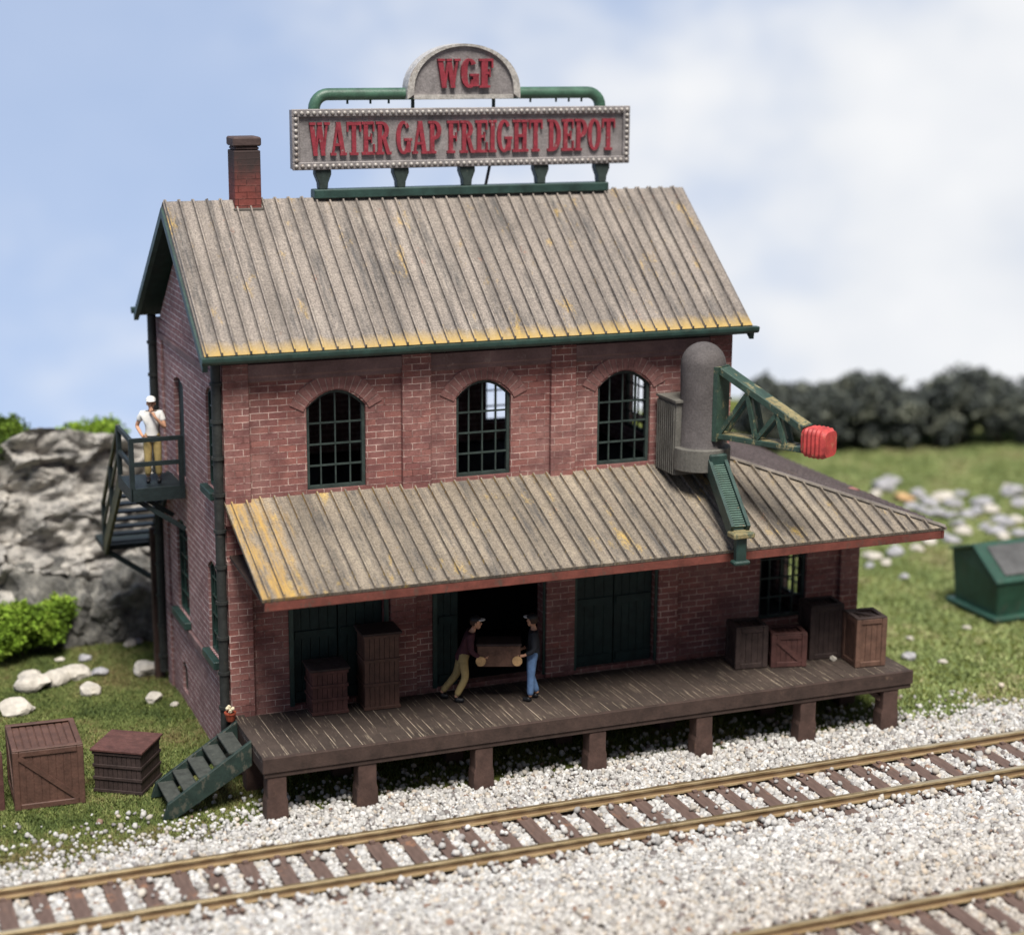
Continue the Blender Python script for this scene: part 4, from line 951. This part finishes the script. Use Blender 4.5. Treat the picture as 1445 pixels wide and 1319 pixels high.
    bmesh.ops.bisect_plane(m, geom=m.verts[:] + m.edges[:] + m.faces[:], plane_co=hd + Vector((0, 0, .075)), plane_no=(0, 0, -1), clear_outer=True)
    me = bpy.data.meshes.new('cap'); m.to_mesh(me); m.free(); me.materials.append(hat[0]); cp = bpy.data.objects.new('cap', me); C.objects.link(cp); cp.parent = o
    m = bmesh.new(); sphere_bm(m, hd + fd * .09 + Vector((0, 0, .085)), (.09, .10, .022), 14, 6)
    me = bpy.data.meshes.new('cap_peak'); m.to_mesh(me); m.free(); me.materials.append(hat[1]); pk = bpy.data.objects.new('cap_peak', me); C.objects.link(pk); pk.parent = cp
    m = bmesh.new()
    for q in (-1, 1): sphere_bm(m, hd + fd * .088 + sd * (q * .033) + Vector((0, 0, .025)), (.012, .012, .009), 8, 6)
    sphere_bm(m, hd + fd * .098 + Vector((0, 0, -.05)), (.024, .008, .007), 8, 6)
    me = bpy.data.meshes.new('eyes'); m.to_mesh(me); m.free(); me.materials.append(M['hair']); ey = bpy.data.objects.new('face_features', me); C.objects.link(ey); ey.parent = o
    if belt:
        b0 = lerp(V['pelvis'], V['chest'], -.02); m = MB(); m.lathe([(.158, -.03), (.162, 0), (.158, .03)], b0, 18); m.build('belt', M['black'], o, smooth=60)
    o.scale = (1.06,) * 3
    return o
STAND = dict(pelvis=(0, 0, .95), chest=(0, .01, 1.30), neck=(0, .01, 1.48), head=(0, .03, 1.60), shl=(-.19, .0, 1.40), shr=(.19, 0, 1.40),
             hipl=(-.09, 0, .88), hipr=(.09, 0, .88), knl=(-.1, .02, .50), knr=(.1, .02, .50), anl=(-.11, -.02, .09), anr=(.11, -.02, .09))
# man on the balcony, hand to his chin, other hand on his hip
J = dict(STAND); J.update(elr=(.30, -.08, 1.14), wrr=(.20, .10, .98), har=(.16, .15, .96), ell=(-.26, .14, 1.13), wrl=(-.08, .22, 1.36), hal=(-.02, .18, 1.47), curll=(.1, -.6, .6), curlr=(-.8, .3, -.2))
person('man in white shirt and khaki trousers standing on the balcony, hand at chin', (-.60, 4.12, BZ + .02), R(168), J, M['white'], M['khaki'], M['black'], (M['white'], M['white']), 'short', True)
# two men carrying a crate between them
J = dict(STAND); J.update(pelvis=(0, .0, .92), chest=(0, .14, 1.25), neck=(0, .2, 1.43), head=(0, .25, 1.55), shl=(-.19, .15, 1.35), shr=(.19, .15, 1.35), hipl=(-.09, -.02, .86), hipr=(.09, 0, .86),
         knl=(-.1, -.12, .50), knr=(.1, .06, .50), anl=(-.1, -.42, .12), anr=(.1, -.14, .09), toel=(-.1, -.27, .05), toer=(.1, .04, .04),
         ell=(-.24, .16, 1.06), elr=(.24, .16, 1.06), wrl=(-.22, .36, .93), wrr=(.22, .36, .93), hal=(-.20, .44, .91), har=(.20, .44, .91), curll=(.7, .3, .5), curlr=(-.7, .3, .5))
A1, A2 = Vector((4.60, -.92, ZD)), Vector((5.93, -1.40, ZD)); ang = math.atan2(A2.y - A1.y, A2.x - A1.x)
person('man in maroon jacket and tan trousers leaning forward as he carries the crate', A1, ang - R(90), J, M['maroon'], M['tan_trousers'], M['black'], (M['black'], M['white']))
J = dict(STAND); J.update(pelvis=(0, -.02, .95), chest=(0, -.04, 1.29), neck=(0, -.03, 1.47), head=(0, .0, 1.59), shl=(-.19, -.03, 1.39), shr=(.19, -.03, 1.39), anr=(.12, -.12, .09), anl=(-.1, .03, .09),
         ell=(-.25, -.04, 1.09), elr=(.25, -.04, 1.09), wrl=(-.22, .16, .98), wrr=(.22, .16, .98), hal=(-.20, .24, .96), har=(.20, .24, .96), face=(.55, .8, 0), curll=(.7, .3, .5), curlr=(-.7, .3, .5))
person('man in black jacket and blue jeans holding the right end of the crate', A2, ang + R(90), J, M['navy'], M['denim'], M['black'], (M['black'], M['white']))
cc = (A1 + A2) / 2
cr = thing('carried_crate', 'low brown box carried between two men at the open doorway', 'crate', (cc.x + .03, cc.y, ZD + .80), ang)
m = MB(); m.box(-.44, .44, -.24, .24, 0, .44); m.build('panel', M['crate_tan'], cr, .01)
m = MB(); m.box(-.46, .46, -.26, .26, .443, .49); m.build('lid', M['crate_dark'], cr, .01)
for x in (-.37, .37):
    m = MB(); K = 18
    m.prism([(x + .105 * math.cos(2 * math.pi * k / K), .13 + .105 * math.sin(2 * math.pi * k / K)) for k in range(K)], 'y', -.29, -.242); m.build('round_disc', M['disc'], cr, .01)

# ------------------------------------------------------------------ tracks
def rail_mesh(x0, x1, y, z, par):
    h = .25; prof = [(-.075, 0), (.075, 0), (.075, .025), (.018, .05), (.018, .165), (.05, .185), (.05, .235), (.035, .25), (-.035, .25), (-.05, .235), (-.05, .185), (-.018, .165), (-.018, .05), (-.075, .025)]
    m = MB(); m.prism([(y + a * 1.15, z + b * .72) for a, b in prof], 'x', x0, x1); return m.build('rail', M['rail'], par)
def track(label, y1, y2, x0, x1, sp, off):
    t = thing('railway_track', label, 'track')
    for y in (y1, y2): rail_mesh(x0, x1, y, .072, t)
    yc = (y1 + y2) / 2; protos = []; cnt = 0; k = 0; x = x0 + off; xs = []
    for v in range(4):
        m = MB(); L = 1.32; dz = random.uniform(-.012, .008)
        m.box(-.145, .145, -L, L, -.12, .068 + dz)
        for yy in (y1 - yc, y2 - yc):
            for e in (-.125, .125): m.box(-.05 + random.uniform(-.01, .01), .05, yy + e - .045, yy + e + .045, .066 + dz, .112)
        protos.append(m.mesh('sleeper')); protos[-1].materials.append(M['sleeper'])
    while x < x1 - .2:
        o = bpy.data.objects.new('sleeper', protos[k % 4]); C.objects.link(o); o.parent = t; o.location = (x + random.uniform(-.02, .02), yc, 0); o.rotation_euler = (0, 0, random.uniform(-.015, .015))
        md = None; xs.append(o.location.x); x += sp; k += 1
    return xs, yc
T1 = track('brass railed track on brown sleepers running past the loading dock', -4.18, -5.84, -9, 22, .605, .3)
T2 = track('second brass rail and sleepers at the lower right corner of the gravel', -10.21, -11.87, 2, 20, .605, .2)

# ------------------------------------------------------------------ ballast
phi = (1 + 5 ** .5) / 2
ICO = np.array([(-1, phi, 0), (1, phi, 0), (-1, -phi, 0), (1, -phi, 0), (0, -1, phi), (0, 1, phi), (0, -1, -phi), (0, 1, -phi), (phi, 0, -1), (phi, 0, 1), (-phi, 0, -1), (-phi, 0, 1)]) / math.sqrt(1 + phi * phi)
ICF = np.array([(0, 11, 5), (0, 5, 1), (0, 1, 7), (0, 7, 10), (0, 10, 11), (1, 5, 9), (5, 11, 4), (11, 10, 2), (10, 7, 6), (7, 1, 8), (3, 9, 4), (3, 4, 2), (3, 2, 6), (3, 6, 8), (3, 8, 9), (4, 9, 5), (2, 4, 11), (6, 2, 10), (8, 6, 7), (9, 8, 1)])
def rand_rot(n):
    q = rng.normal(size=(n, 4)); q /= np.linalg.norm(q, axis=1)[:, None]; w, x, y, z = q.T
    return np.stack([np.stack([1 - 2 * (y * y + z * z), 2 * (x * y - z * w), 2 * (x * z + y * w)], 1), np.stack([2 * (x * y + z * w), 1 - 2 * (x * x + z * z), 2 * (y * z - x * w)], 1), np.stack([2 * (x * z - y * w), 2 * (y * z + x * w), 1 - 2 * (x * x + y * y)], 1)], 1)
def view_frac(x, y):      # only to leave out what stands wholly outside the frame
    dx, dy = x + 8.117, y + 35.443; d = dx * math.sin(YAW) + dy * math.cos(YAW); s = dx * math.cos(YAW) - dy * math.sin(YAW)
    return s / d
def heap(x, y):
    z = np.full_like(x, .0)
    z += .05 * np.exp(-((y + 7.9) / 1.0) ** 2) + .05 * np.sin(x * 1.3 + y * .7) * np.exp(-((y + 8.0) / 1.2) ** 2) * .5
    return z + .012 * np.sin(x * 3.1) * np.cos(y * 2.3)
N = 172000
x = rng.uniform(-10, 21, N); y = rng.uniform(-13.2, -.9, N)
wob = .35 * np.sin(x * .9) + .25 * np.sin(x * 2.3 + 1)
lim = np.where(x < 0, -2.7 + .22 * (x + 1.5) + wob * .8, np.where(x > 14.2, -2.7 + wob, -2.28 + wob * .12))
keep = np.abs(view_frac(x, y)) < .38
over = y - lim                                     # beyond the gravel edge: thinning strays
keep &= rng.uniform(size=N) < np.where(over < 0, 1.0, np.where((x > -.2) & (x < 14.2), np.exp(-over / .55) * .35, np.where(x < 0, np.exp(-over / .62) * .40, np.exp(-over / .42) * .42)))
size = rng.lognormal(math.log(.049), .30, N).clip(.024, .092)
size = np.where(y > -3.6, size * .86, size)
zz = heap(x, y) + rng.uniform(-.02, .045, N)
for (xs, yc), yr in ((T1, (-4.18, -5.84)), (T2, (-10.21, -11.87))):
    xs = np.array(xs); near = np.min(np.abs(x[:, None] - xs[None, :]), axis=1); dy = y - yc
    on = (near < .175) & (np.abs(dy) < 1.28)
    keep &= ~(on & (rng.uniform(size=N) < np.where(np.abs(dy) < .75, .985, np.where(dy > 0, .9, .72))))
    bt = (np.abs(dy) < 1.3); zz = np.where(bt & ~on, rng.uniform(-.035, .012, N) + np.where(np.abs(dy) > .85, .01, .0), zz)
    zz = np.where(on, .07 + size * .5, zz)
    for r_ in yr: keep &= np.abs(y - r_) > .10 + size * .4
for px in (.25, 2.04, 4.45, 6.91, 9.33, 11.79, 13.82): keep &= ~((np.abs(x - px) < .24) & (np.abs(y + 2.4) < .22))
x, y, zz, size = x[keep], y[keep], zz[keep], size[keep]; n = len(x)
# stones settle on the ground sheet
zz = zz + np.array([gz(a, b) for a, b in zip(x, y)]) * .8
V0 = ICO[None] * (1 + rng.normal(0, .16, (n, 12, 1))) * (size[:, None] * rng.uniform(.7, 1.2, (n, 3)))[:, None, :]
V0 = np.einsum('nij,nkj->nki', rand_rot(n), V0) + np.stack([x, y, zz], 1)[:, None, :]
pal = np.array([(.66, .64, .61), (.56, .545, .52), (.72, .71, .69), (.47, .45, .43), (.60, .55, .48), (.36, .34, .33), (.62, .54, .45), (.22, .19, .18), (.30, .20, .15)])
pw = np.array([.25, .2, .18, .12, .09, .07, .05, .025, .015]); ci = rng.choice(len(pal), n, p=pw / pw.sum())
beige = np.clip((-y - 7) / 4, 0, 1)[:, None]
col = pal[ci] * .75 * rng.uniform(.74, 1.15, (n, 1)) * (1 - beige * np.array([.12, .18, .25]))
bal = np_mesh('gravel_ballast', V0.reshape(-1, 3), (ICF[None] + np.arange(n)[:, None, None] * 12).reshape(-1, 3), np.repeat(np.clip(col, .02, .8), 12, 0), M['stones'])
tag(bal, kind='stuff'); bal['label'] = 'pale crushed stone ballast around and between the tracks'; bal['category'] = 'gravel'

# ------------------------------------------------------------------ turf
def blades(N, xr, yr, cond, h, w, cols):
    x = rng.uniform(*xr, N); y = rng.uniform(*yr, N); k = cond(x, y); x, y = x[k], y[k]; n = len(x)
    a = rng.uniform(0, 2 * math.pi, n); hh = rng.uniform(*h, n); ww = rng.uniform(*w, n); ln = rng.normal(0, .6, (n, 2)) * hh[:, None]
    z = np.array([gz(p, q) for p, q in zip(x, y)]) - .04
    dx, dy = np.cos(a) * ww, np.sin(a) * ww
    v = np.stack([np.stack([x - dx, y - dy, z], 1), np.stack([x + dx, y + dy, z], 1), np.stack([x + ln[:, 0], y + ln[:, 1], z + hh], 1)], 1)
    pat = np.array([mnoise.noise((p * .55, q * .55, 2)) + .6 * mnoise.noise((p * 2.1, q * 2.1, 7)) for p, q in zip(x, y)])
    t = np.clip(.5 + pat * .75 + rng.normal(0, .2, n), 0, .999); cols = np.array(cols); ti = t * (len(cols) - 1); i = ti.astype(int); f = (ti - i)[:, None]
    c_ = (cols[i] * (1 - f) + cols[np.minimum(i + 1, len(cols) - 1)] * f) * rng.uniform(.7, 1.3, (n, 1))
    return v.reshape(-1, 3), np.arange(n * 3).reshape(-1, 3), np.repeat(c_, 3, 0)
lcols = [(.065, .09, .03), (.10, .135, .04), (.145, .175, .055), (.20, .22, .08), (.18, .145, .065)]
rcols = [(.15, .19, .075), (.205, .26, .10), (.265, .32, .125), (.32, .345, .155), (.29, .26, .14)]
parts = []
cl = lambda x, y: (np.abs(view_frac(x, y)) < .38) & ((y > -2.7 + .22 * (x + 1.5)) | (rng.uniform(size=len(x)) < .25)) & (x < -.02) & (y < 12)
parts.append(blades(380000, (-11, 0), (-3.6, 12), cl, (.035, .085), (.010, .024), lcols))
crr = lambda x, y: (np.abs(view_frac(x, y)) < .31) & ((y > -2.3) | (rng.uniform(size=len(x)) < .3)) & ((x > 14.5) | (y > 7))
parts.append(blades(330000, (13.5, 42), (-3.2, 26), crr, (.05, .12), (.014, .036), rcols))
cu = lambda x, y: (rng.uniform(size=len(x)) < .5)
parts.append(blades(24000, (0, 14.4), (-1.9, -.3), cu, (.05, .12), (.012, .024), lcols))
o_ = 0; vv, ff, c2 = [], [], []
for v, f, c_ in parts: vv.append(v); ff.append(f + o_); c2.append(c_); o_ += len(v)
tf = np_mesh('grass_turf', np.concatenate(vv), np.concatenate(ff), np.concatenate(c2), M['blades']); tag(tf, kind='stuff'); tf['label'] = 'short green turf covering the ground around the depot'; tf['category'] = 'grass'

# ------------------------------------------------------------------ foliage
def foliage(name, label, cat, loc, blobs, nleaf, size, cols, group=None, trunk=True):
    """blobs: (centre, radii); leaves are small triangles through the outer half of each blob"""
    t = thing(name, label, cat, loc, 0, group)
    ps = []; 
    vol = np.array([b[1][0] * b[1][1] * b[1][2] for b in blobs]) ** .75; vol /= vol.sum()
    for (c_, r_), f in zip(blobs, vol):
        k = int(nleaf * f); d = rng.normal(size=(k, 3)); d /= np.linalg.norm(d, axis=1)[:, None]
        lump = 1.35 * np.array([mnoise.noise(Vector(q) * 3.4 + Vector(c_) * 3) for q in d])
        rad = (rng.uniform(.25, 1, k) ** .45) * (1 + .42 * lump); ps.append(np.array(c_) + d * rad[:, None] * np.array(r_))
    p = np.concatenate(ps); p[:, 2] = np.maximum(p[:, 2], .02); n = len(p)
    tri = np.einsum('nij,kj->nki', rand_rot(n), np.array([(-.5, -.3, 0), (.5, -.3, 0), (0, .6, 0)])) * (size * rng.uniform(.5, 1.4, n))[:, None, None] + p[:, None, :]
    cols = np.array(cols); pn = np.array([mnoise.noise(Vector(q) * 1.7) for q in p]); c_ = cols[np.clip(((.5 + .7 * pn + rng.normal(0, .15, n)) * len(cols)).astype(int), 0, len(cols) - 1)] * rng.uniform(.75, 1.25, (n, 1))
    o = np_mesh('crown', tri.reshape(-1, 3), np.arange(n * 3).reshape(-1, 3), np.repeat(c_, 3, 0), M['leaf']); o.parent = t
    if trunk:
        m = MB(); top = blobs[0][0]
        m.tube([(0, 0, -.1), (top[0] * .3, top[1] * .3, top[2] * .5), top], [.11, .08, .03], 8)
        for (c_, r_) in blobs[1:5]: m.tube([(top[0] * .3, top[1] * .3, top[2] * .5), lerp((0, 0, top[2] * .6), c_, .6), c_], [.06, .04, .015], 6)
        m.build('trunk', M['post'], t)
    return t
bright = [(.075, .13, .012), (.125, .21, .018), (.18, .29, .028), (.24, .34, .045)]
def blobset(k, sx, sy, sz, r0, r1, base):
    out = [((0, 0, base), (r1, r1, r1 * .9))]
    for _ in range(k): q = random.uniform(r0, r1); out.append(((random.uniform(-sx, sx), random.uniform(-sy, sy), base + random.uniform(-.4, 1) * sz), (q, q, q * .85)))
    return out
foliage('bush', 'bright green foam bush on the grass below the grey rock outcrop', 'bush', (-3.0, 9.1, 0), blobset(11, 1.05, .6, .38, .32, .55, .62), 26000, .085, bright)
# grey rock outcrop: a rough faceted mass
def outcrop():
    t = thing('rock_outcrop', 'big grey weathered rock outcrop behind the outside staircase', 'rock', (-3.2, 12.6, 0))
    m = MB(); NU, NV = 280, 140; vs, fs = [], []
    for j in range(NV + 1):
        for i in range(NU + 1):
            u, v = i / NU, j / NV
            xx = -11 + 18.5 * u; prof = (min(1, v * 1.65) ** .8)
            top = 4.55 + .3 * math.sin(xx * .9) + .25 * mnoise.noise((xx * .6, 3, 1)); end = min(1, (7.5 - xx) / 2.2) ** .5 if xx < 7.5 else 0
            z = top * prof * (.55 + .45 * end); yb = -2.9 + 2.6 * v ** .75 + (3.2 * max(0, v - .62) / .38)
            z -= 1.3 * max(0, v - .62) / .38; P = Vector((xx, yb, z)); q = P * .42
            rid = mnoise.ridged_multi_fractal(q * .8 + Vector((5, 2, 0)), .9, 2.1, 5, .9, 2.0)
            cell = mnoise.voronoi(P * Vector((.62, .62, 1.05)) + Vector((2, 7, 3)))[0]
            blk = mnoise.noise(Vector(mnoise.voronoi((P + .35 * Vector((mnoise.noise(P * 1.1), mnoise.noise(P * 1.1 + Vector((7, 0, 0))), mnoise.noise(P * 1.1 + Vector((0, 9, 0)))))) * Vector((.8, .8, 1.5)) + Vector((4, 4, 4)))[1][0]) * 3.3)
            c2_ = mnoise.voronoi(P * Vector((1.3, 1.3, 2.4)) + Vector((9, 1, 5)))[0]
            strata = math.sin(P.z * 4.2 + 2.2 * mnoise.noise(P * .5) + .5 * P.x)
            dsp = -.35 * rid + .3 * mnoise.noise(P * 1.9) + 1.05 * min(.55, cell[1] - cell[0]) + .35 * min(.35, c2_[1] - c2_[0]) + .10 * strata + .75 * blk
            P += Vector((.12 * mnoise.noise(P * 1.2), -.9 * dsp * (1 if v < .8 else .4), .42 * dsp * min(1, v * 3))); vs.append(tuple(P))
    for j in range(NV):
        for i in range(NU):
            a = j * (NU + 1) + i; fs.append((a, a + 1, a + NU + 2, a + NU + 1))
    m.add(vs, fs); m.build('rock_face', M['rock'], t)
    return t
outcrop()
foliage('bush', 'yellow green bush on top of the rock outcrop, right of the other', 'bush', (-.75, 12.6, 4.05), blobset(8, .75, .4, .25, .3, .5, .35), 9000, .085, bright, trunk=False)
foliage('bush', 'darker green bush cut by the left edge on top of the outcrop', 'bush', (-3.15, 12.2, 4.25), blobset(8, .6, .4, .35, .35, .55, .5), 9000, .085, [(.04, .08, .012), (.07, .12, .015), (.12, .19, .02)], trunk=False)
# dark scrub along the far edge
dk = [(.055, .062, .06), (.075, .086, .08), (.105, .117, .10), (.17, .18, .14)]
far_trees = [(65.5, 8.95, 3.0, 'slim dark tree rising just past the crane boom, leftmost of the far row', .5), (66.5, 9.9, 2.1, 'low dark scrub tree right after the slim one in the far row', 1.2), (66.5, 11.6, 2.65, 'dark scrub tree straight behind the red crane tip', 1.1),
             (67, 13.1, 2.85, 'broad dark scrub tree at the middle of the far row', 1.3), (67, 14.5, 2.25, 'lowest dark scrub tree, in the dip right of the middle of the far row', 1.1), (67.5, 16.3, 3.0, 'tallest rounded dark tree second from the right frame edge', 1.2), (67.2, 10.8, 2.45, 'low dark scrub filling the gap left of the red crane tip', 1.2), (67.2, 12.4, 2.6, 'low dark scrub right after the tree behind the crane tip', 1.2), (67.4, 15.4, 2.5, 'low dark scrub against the left flank of the tallest far tree', 1.1), (67.5, 17.7, 2.4, 'dark scrub tree at the right frame edge', 1.1), (68, 19.4, 2.6, 'dark scrub tree half outside the right frame edge', 1.3)]
for d_, s_, h_, lb, rr_ in far_trees:
    h_ *= .93; p = rel(d_, s_); foliage('scrub_tree', lb, 'tree', (p.x, p.y, 0), [((0, 0, h_ * .62), (rr_ * .8, rr_ * .8, h_ * .36))] + [((random.uniform(-1.35, 1.35) * rr_, random.uniform(-.6, .6), random.uniform(.2, .86) * h_), (rr_ * random.uniform(.22, .55),) * 2 + (h_ * random.uniform(.10, .24),)) for _ in range(16)], 12000, .16, dk, 'dark trees along the far edge')

# ------------------------------------------------------------------ loose stones
def stone(px, py, s, label, mat='stone', group=None, flat=.6, rz=None, z=None):
    bm = bmesh.new(); big = mat == 'rock_dark'; bmesh.ops.create_icosphere(bm, subdivisions=5 if big else 3, radius=1)
    sd_ = Vector((random.uniform(0, 50), random.uniform(0, 50), 3))
    pl = [(Vector((random.gauss(0, 1), random.gauss(0, 1), random.gauss(.2, 1))).normalized(), random.uniform(.55, .85)) for _ in range(7)]
    for v in bm.verts:
        for nn_, d in pl:
            e = v.co.dot(nn_) - d
            if e > 0: v.co -= nn_ * e
        v.co *= 1 + .12 * mnoise.noise(v.co * 2.4 + sd_)
        if big: v.co *= 1 + .22 * mnoise.noise(Vector(mnoise.voronoi(v.co * 2.3 + sd_)[1][0]) * 3.1) + .10 * mnoise.ridged_multi_fractal(v.co * 2 + sd_, .9, 2.1, 5, .9, 2.0) - .1
        v.co = Vector((v.co.x * s * .56, v.co.y * s * .42, v.co.z * s * flat * .5))
    me = bpy.data.meshes.new('field_stone'); bm.to_mesh(me); bm.free(); me.materials.append(M[mat])
    o = bpy.data.objects.new('field_stone', me); C.objects.link(o)
    o.location = (px, py, (gz(px, py) + s * flat * .2) if z is None else z); o.rotation_euler = (random.uniform(-.15, .15), random.uniform(-.15, .15), random.uniform(0, 3) if rz is None else rz)
    return tag(o, label, 'stone', group)
GL = 'stones on the left grass'
for a in [(-1.94, 9.8, .62, 'cream stone tucked beside the bright green bush', 'stone', 0), (-.42, 8.95, .36, 'small pale stone left of the brown support post', 'stone', 1), (-.18, 9.1, .32, 'small grey stone touching the brown support post', 'stone_grey', 1),
          (-1.62, 8.2, .36, 'small pinkish grey stone alone between bush and brown post', 'stone_grey', .4), (-3.0, 7.25, .58, 'upright cream stone at the back of the white stone cluster', 'stone', .3), (-3.05, 6.55, .82, 'largest white stone at the front left of the cluster', 'stone', .1),
          (-2.5, 6.85, .74, 'slanting cream stone in the middle of the white cluster', 'stone', .9), (-2.05, 7.05, .70, 'flat white stone at the right end of the cluster top', 'stone', -.1), (-1.93, 5.85, .62, 'blocky cream stone lying below the right end of the cluster', 'stone', 2.2),
          (-1.5, 7.0, .40, 'grey stone just right of the white cluster', 'stone_grey', 0), (-.42, 6.75, .74, 'tilted long grey white stone near the depot side wall', 'stone', 1.0), (-.66, 4.75, .44, 'small slender pale stone right of the slatted crate', 'stone', 1.0),
          (-3.62, 5.2, .80, 'broad white stone lying just behind the large framed crate', 'stone', 0), (-.3, 4.3, .2, 'tiny white stone close to the depot side wall', 'stone', 0), (-2.2, 8.35, .22, 'tiny pale stone half sunk in grass below the bush', 'stone', 0)]:
    stone(a[0], a[1], a[2], a[3], a[4], GL, .62, a[5])
GR = 'pale stones scattered on the far right grass'
import itertools
def px_ground(px, py, z=0.0):     # where a pixel of the photograph meets the ground, used only to lay out the scatter
    d = fwd + r2 * ((px - 722.5) / 2676.49) - u2 * ((py - 659.5) / 2676.49); t = (z - 14.834) / d.z
    return -8.117 + d.x * t, -35.443 + d.y * t
scat = [(1248, 690, 1.3), (1258, 680, .9), (1236, 700, .8), (1295, 700, .9), (1310, 712, .9), (1330, 705, 1.0), (1346, 714, .9), (1300, 722, .8), (1322, 728, .9), (1285, 715, .7), (1340, 730, .8), (1275, 704, .7), (1350, 742, .7), (1365, 728, .8), (1384, 712, 1.1), (1376, 724, .8),
        (1398, 722, .9), (1410, 735, .8), (1421, 740, .8), (1432, 698, 1.2), (1440, 712, .9), (1425, 690, .8), (1405, 752, .9), (1418, 760, .7), (1360, 752, .8), (1344, 765, .7), (1328, 758, .7), (1312, 768, .7), (1440, 755, .8), (1230, 788, .8), (1226, 800, .5), (1262, 782, .9), (1250, 795, .5),
        (1277, 816, .5), (1296, 776, .6), (1215, 770, .6), (1390, 745, .6), (1355, 700, .7), (1270, 725, .6), (1436, 735, .7)]
for px, py, s in scat:
    gx, gy = px_ground(px, py); stone(gx, gy, s * .72, 'pale blurred stone of the scatter on the grass behind the green dumpster', random.choice(['stone', 'stone_grey', 'stone_grey']), GR, .55)
gx, gy = px_ground(1274, 707); stone(gx, gy, .7, 'small ochre stone at the left of the far stone scatter', 'disc', None, .6)
gx, gy = px_ground(1282, 930); stone(gx, gy, .42, 'single dark grey stone on grass right of the dock end crate', 'stone_grey', None, .7)
for px, py, lb in ((1284, 902, 'tiny white stone in grass right of the dock end crate top'), (1330, 936, 'tiny white stone in grass right of the dark grey stone'), (1364, 886, 'tiny white stone in grass left below the dumpster')):
    gx, gy = px_ground(px, py); stone(gx, gy, .22, lb, 'stone', None, .6)
stone(13.05, -1.42, .15, 'small white lump on the dock between the two end crates', 'stone', None, 1.1, 0, ZD + .05)

for bx, by, bs_, lb, rz_ in ((.05, 9.7, 2.3, 'dark grey boulder at the foot of the outcrop beside the brown support post', .3), (-1.35, 9.85, 1.9, 'grey boulder at the foot of the outcrop just right of the bright green bush', 1.2), (-.75, 9.9, 1.5, 'smaller dark boulder wedged between two larger ones under the outcrop', 2.1), (-.6, 10.3, 2.4, 'tall grey boulder leaning on the outcrop above the wedged one', .8), (-2.2, 10.3, 2.6, 'broad grey boulder on the outcrop foot behind the bright green bush', .1)):
    o = stone(bx, by, bs_, lb, 'rock_dark', 'boulders under the outcrop', 1.15, rz_); o.name = 'boulder'; o['category'] = 'boulder'

# ------------------------------------------------------------------ dumpster
dp = thing('dumpster', 'green dumpster with sloping dark lid on the right grass', 'dumpster', (20.46, 2.86, .02), R(1))
m = MB(); LX = 3.2
sec = [(.12, .1), (.0, .98), (1.12, 1.72), (2.02, 1.42), (1.92, .1)]
vs = [(.1 if z < .5 else 0, y, z) for y, z in sec] + [(LX - (.1 if z < .5 else 0), y, z) for y, z in sec]; k = len(sec)
m.add(vs, [list(range(k)), list(range(2 * k - 1, k - 1, -1))] + [[i, (i + 1) % k, k + (i + 1) % k, k + i] for i in range(k)]); m.build('bin', M['dump'], dp, .03)
m = MB(); m.box(-.06, LX + .06, -.06, 2.1, 0, .13); m.build('base_flange', M['dump'], dp, .03)
a, b = Vector((0, -.02, .99)), Vector((0, 1.14, 1.755)); d = (b - a).normalized(); nn = Vector((0, -d.z, d.y))
m = MB(); q = [a + nn * .0, b + nn * .0]
m.add([Vector((-.05, 0, 0)) + a, Vector((LX + .05, 0, 0)) + a, Vector((LX + .05, 0, 0)) + b, Vector((-.05, 0, 0)) + b] + [Vector((x_, 0, 0)) + p + nn * .08 for p, x_ in ((a, -.05), (a, LX + .05), (b, LX + .05), (b, -.05))], [(3, 2, 1, 0), (4, 5, 6, 7), (0, 1, 5, 4), (1, 2, 6, 5), (2, 3, 7, 6), (3, 0, 4, 7)])
m.build('lid', M['dump'], dp, .03)
m = MB(); s0, s1 = a + d * .2 + nn * .083, a + d * 1.22 + nn * .083
m.add([Vector((x_, 0, 0)) + p for p, x_ in ((s0, .28), (s0, LX - .3), (s1, LX - .3), (s1, .28))] + [Vector((x_, 0, 0)) + p + nn * .05 for p, x_ in ((s0, .28), (s0, LX - .3), (s1, LX - .3), (s1, .28))], [(3, 2, 1, 0), (4, 5, 6, 7), (0, 1, 5, 4), (1, 2, 6, 5), (2, 3, 7, 6), (3, 0, 4, 7)])
m.build('lid_panel', M['dumplid'], dp, .03)
m = MB(); a2, b2 = Vector((0, 1.13, 1.76)), Vector((0, 2.05, 1.45)); m.bar(a2 + Vector((-.05, 0, 0)) + Vector((LX / 2, 0, 0)), b2 + Vector((-.05, 0, 0)) + Vector((LX / 2, 0, 0)), LX + .1, .07); m.build('back_lid', M['dump'], dp, .02)
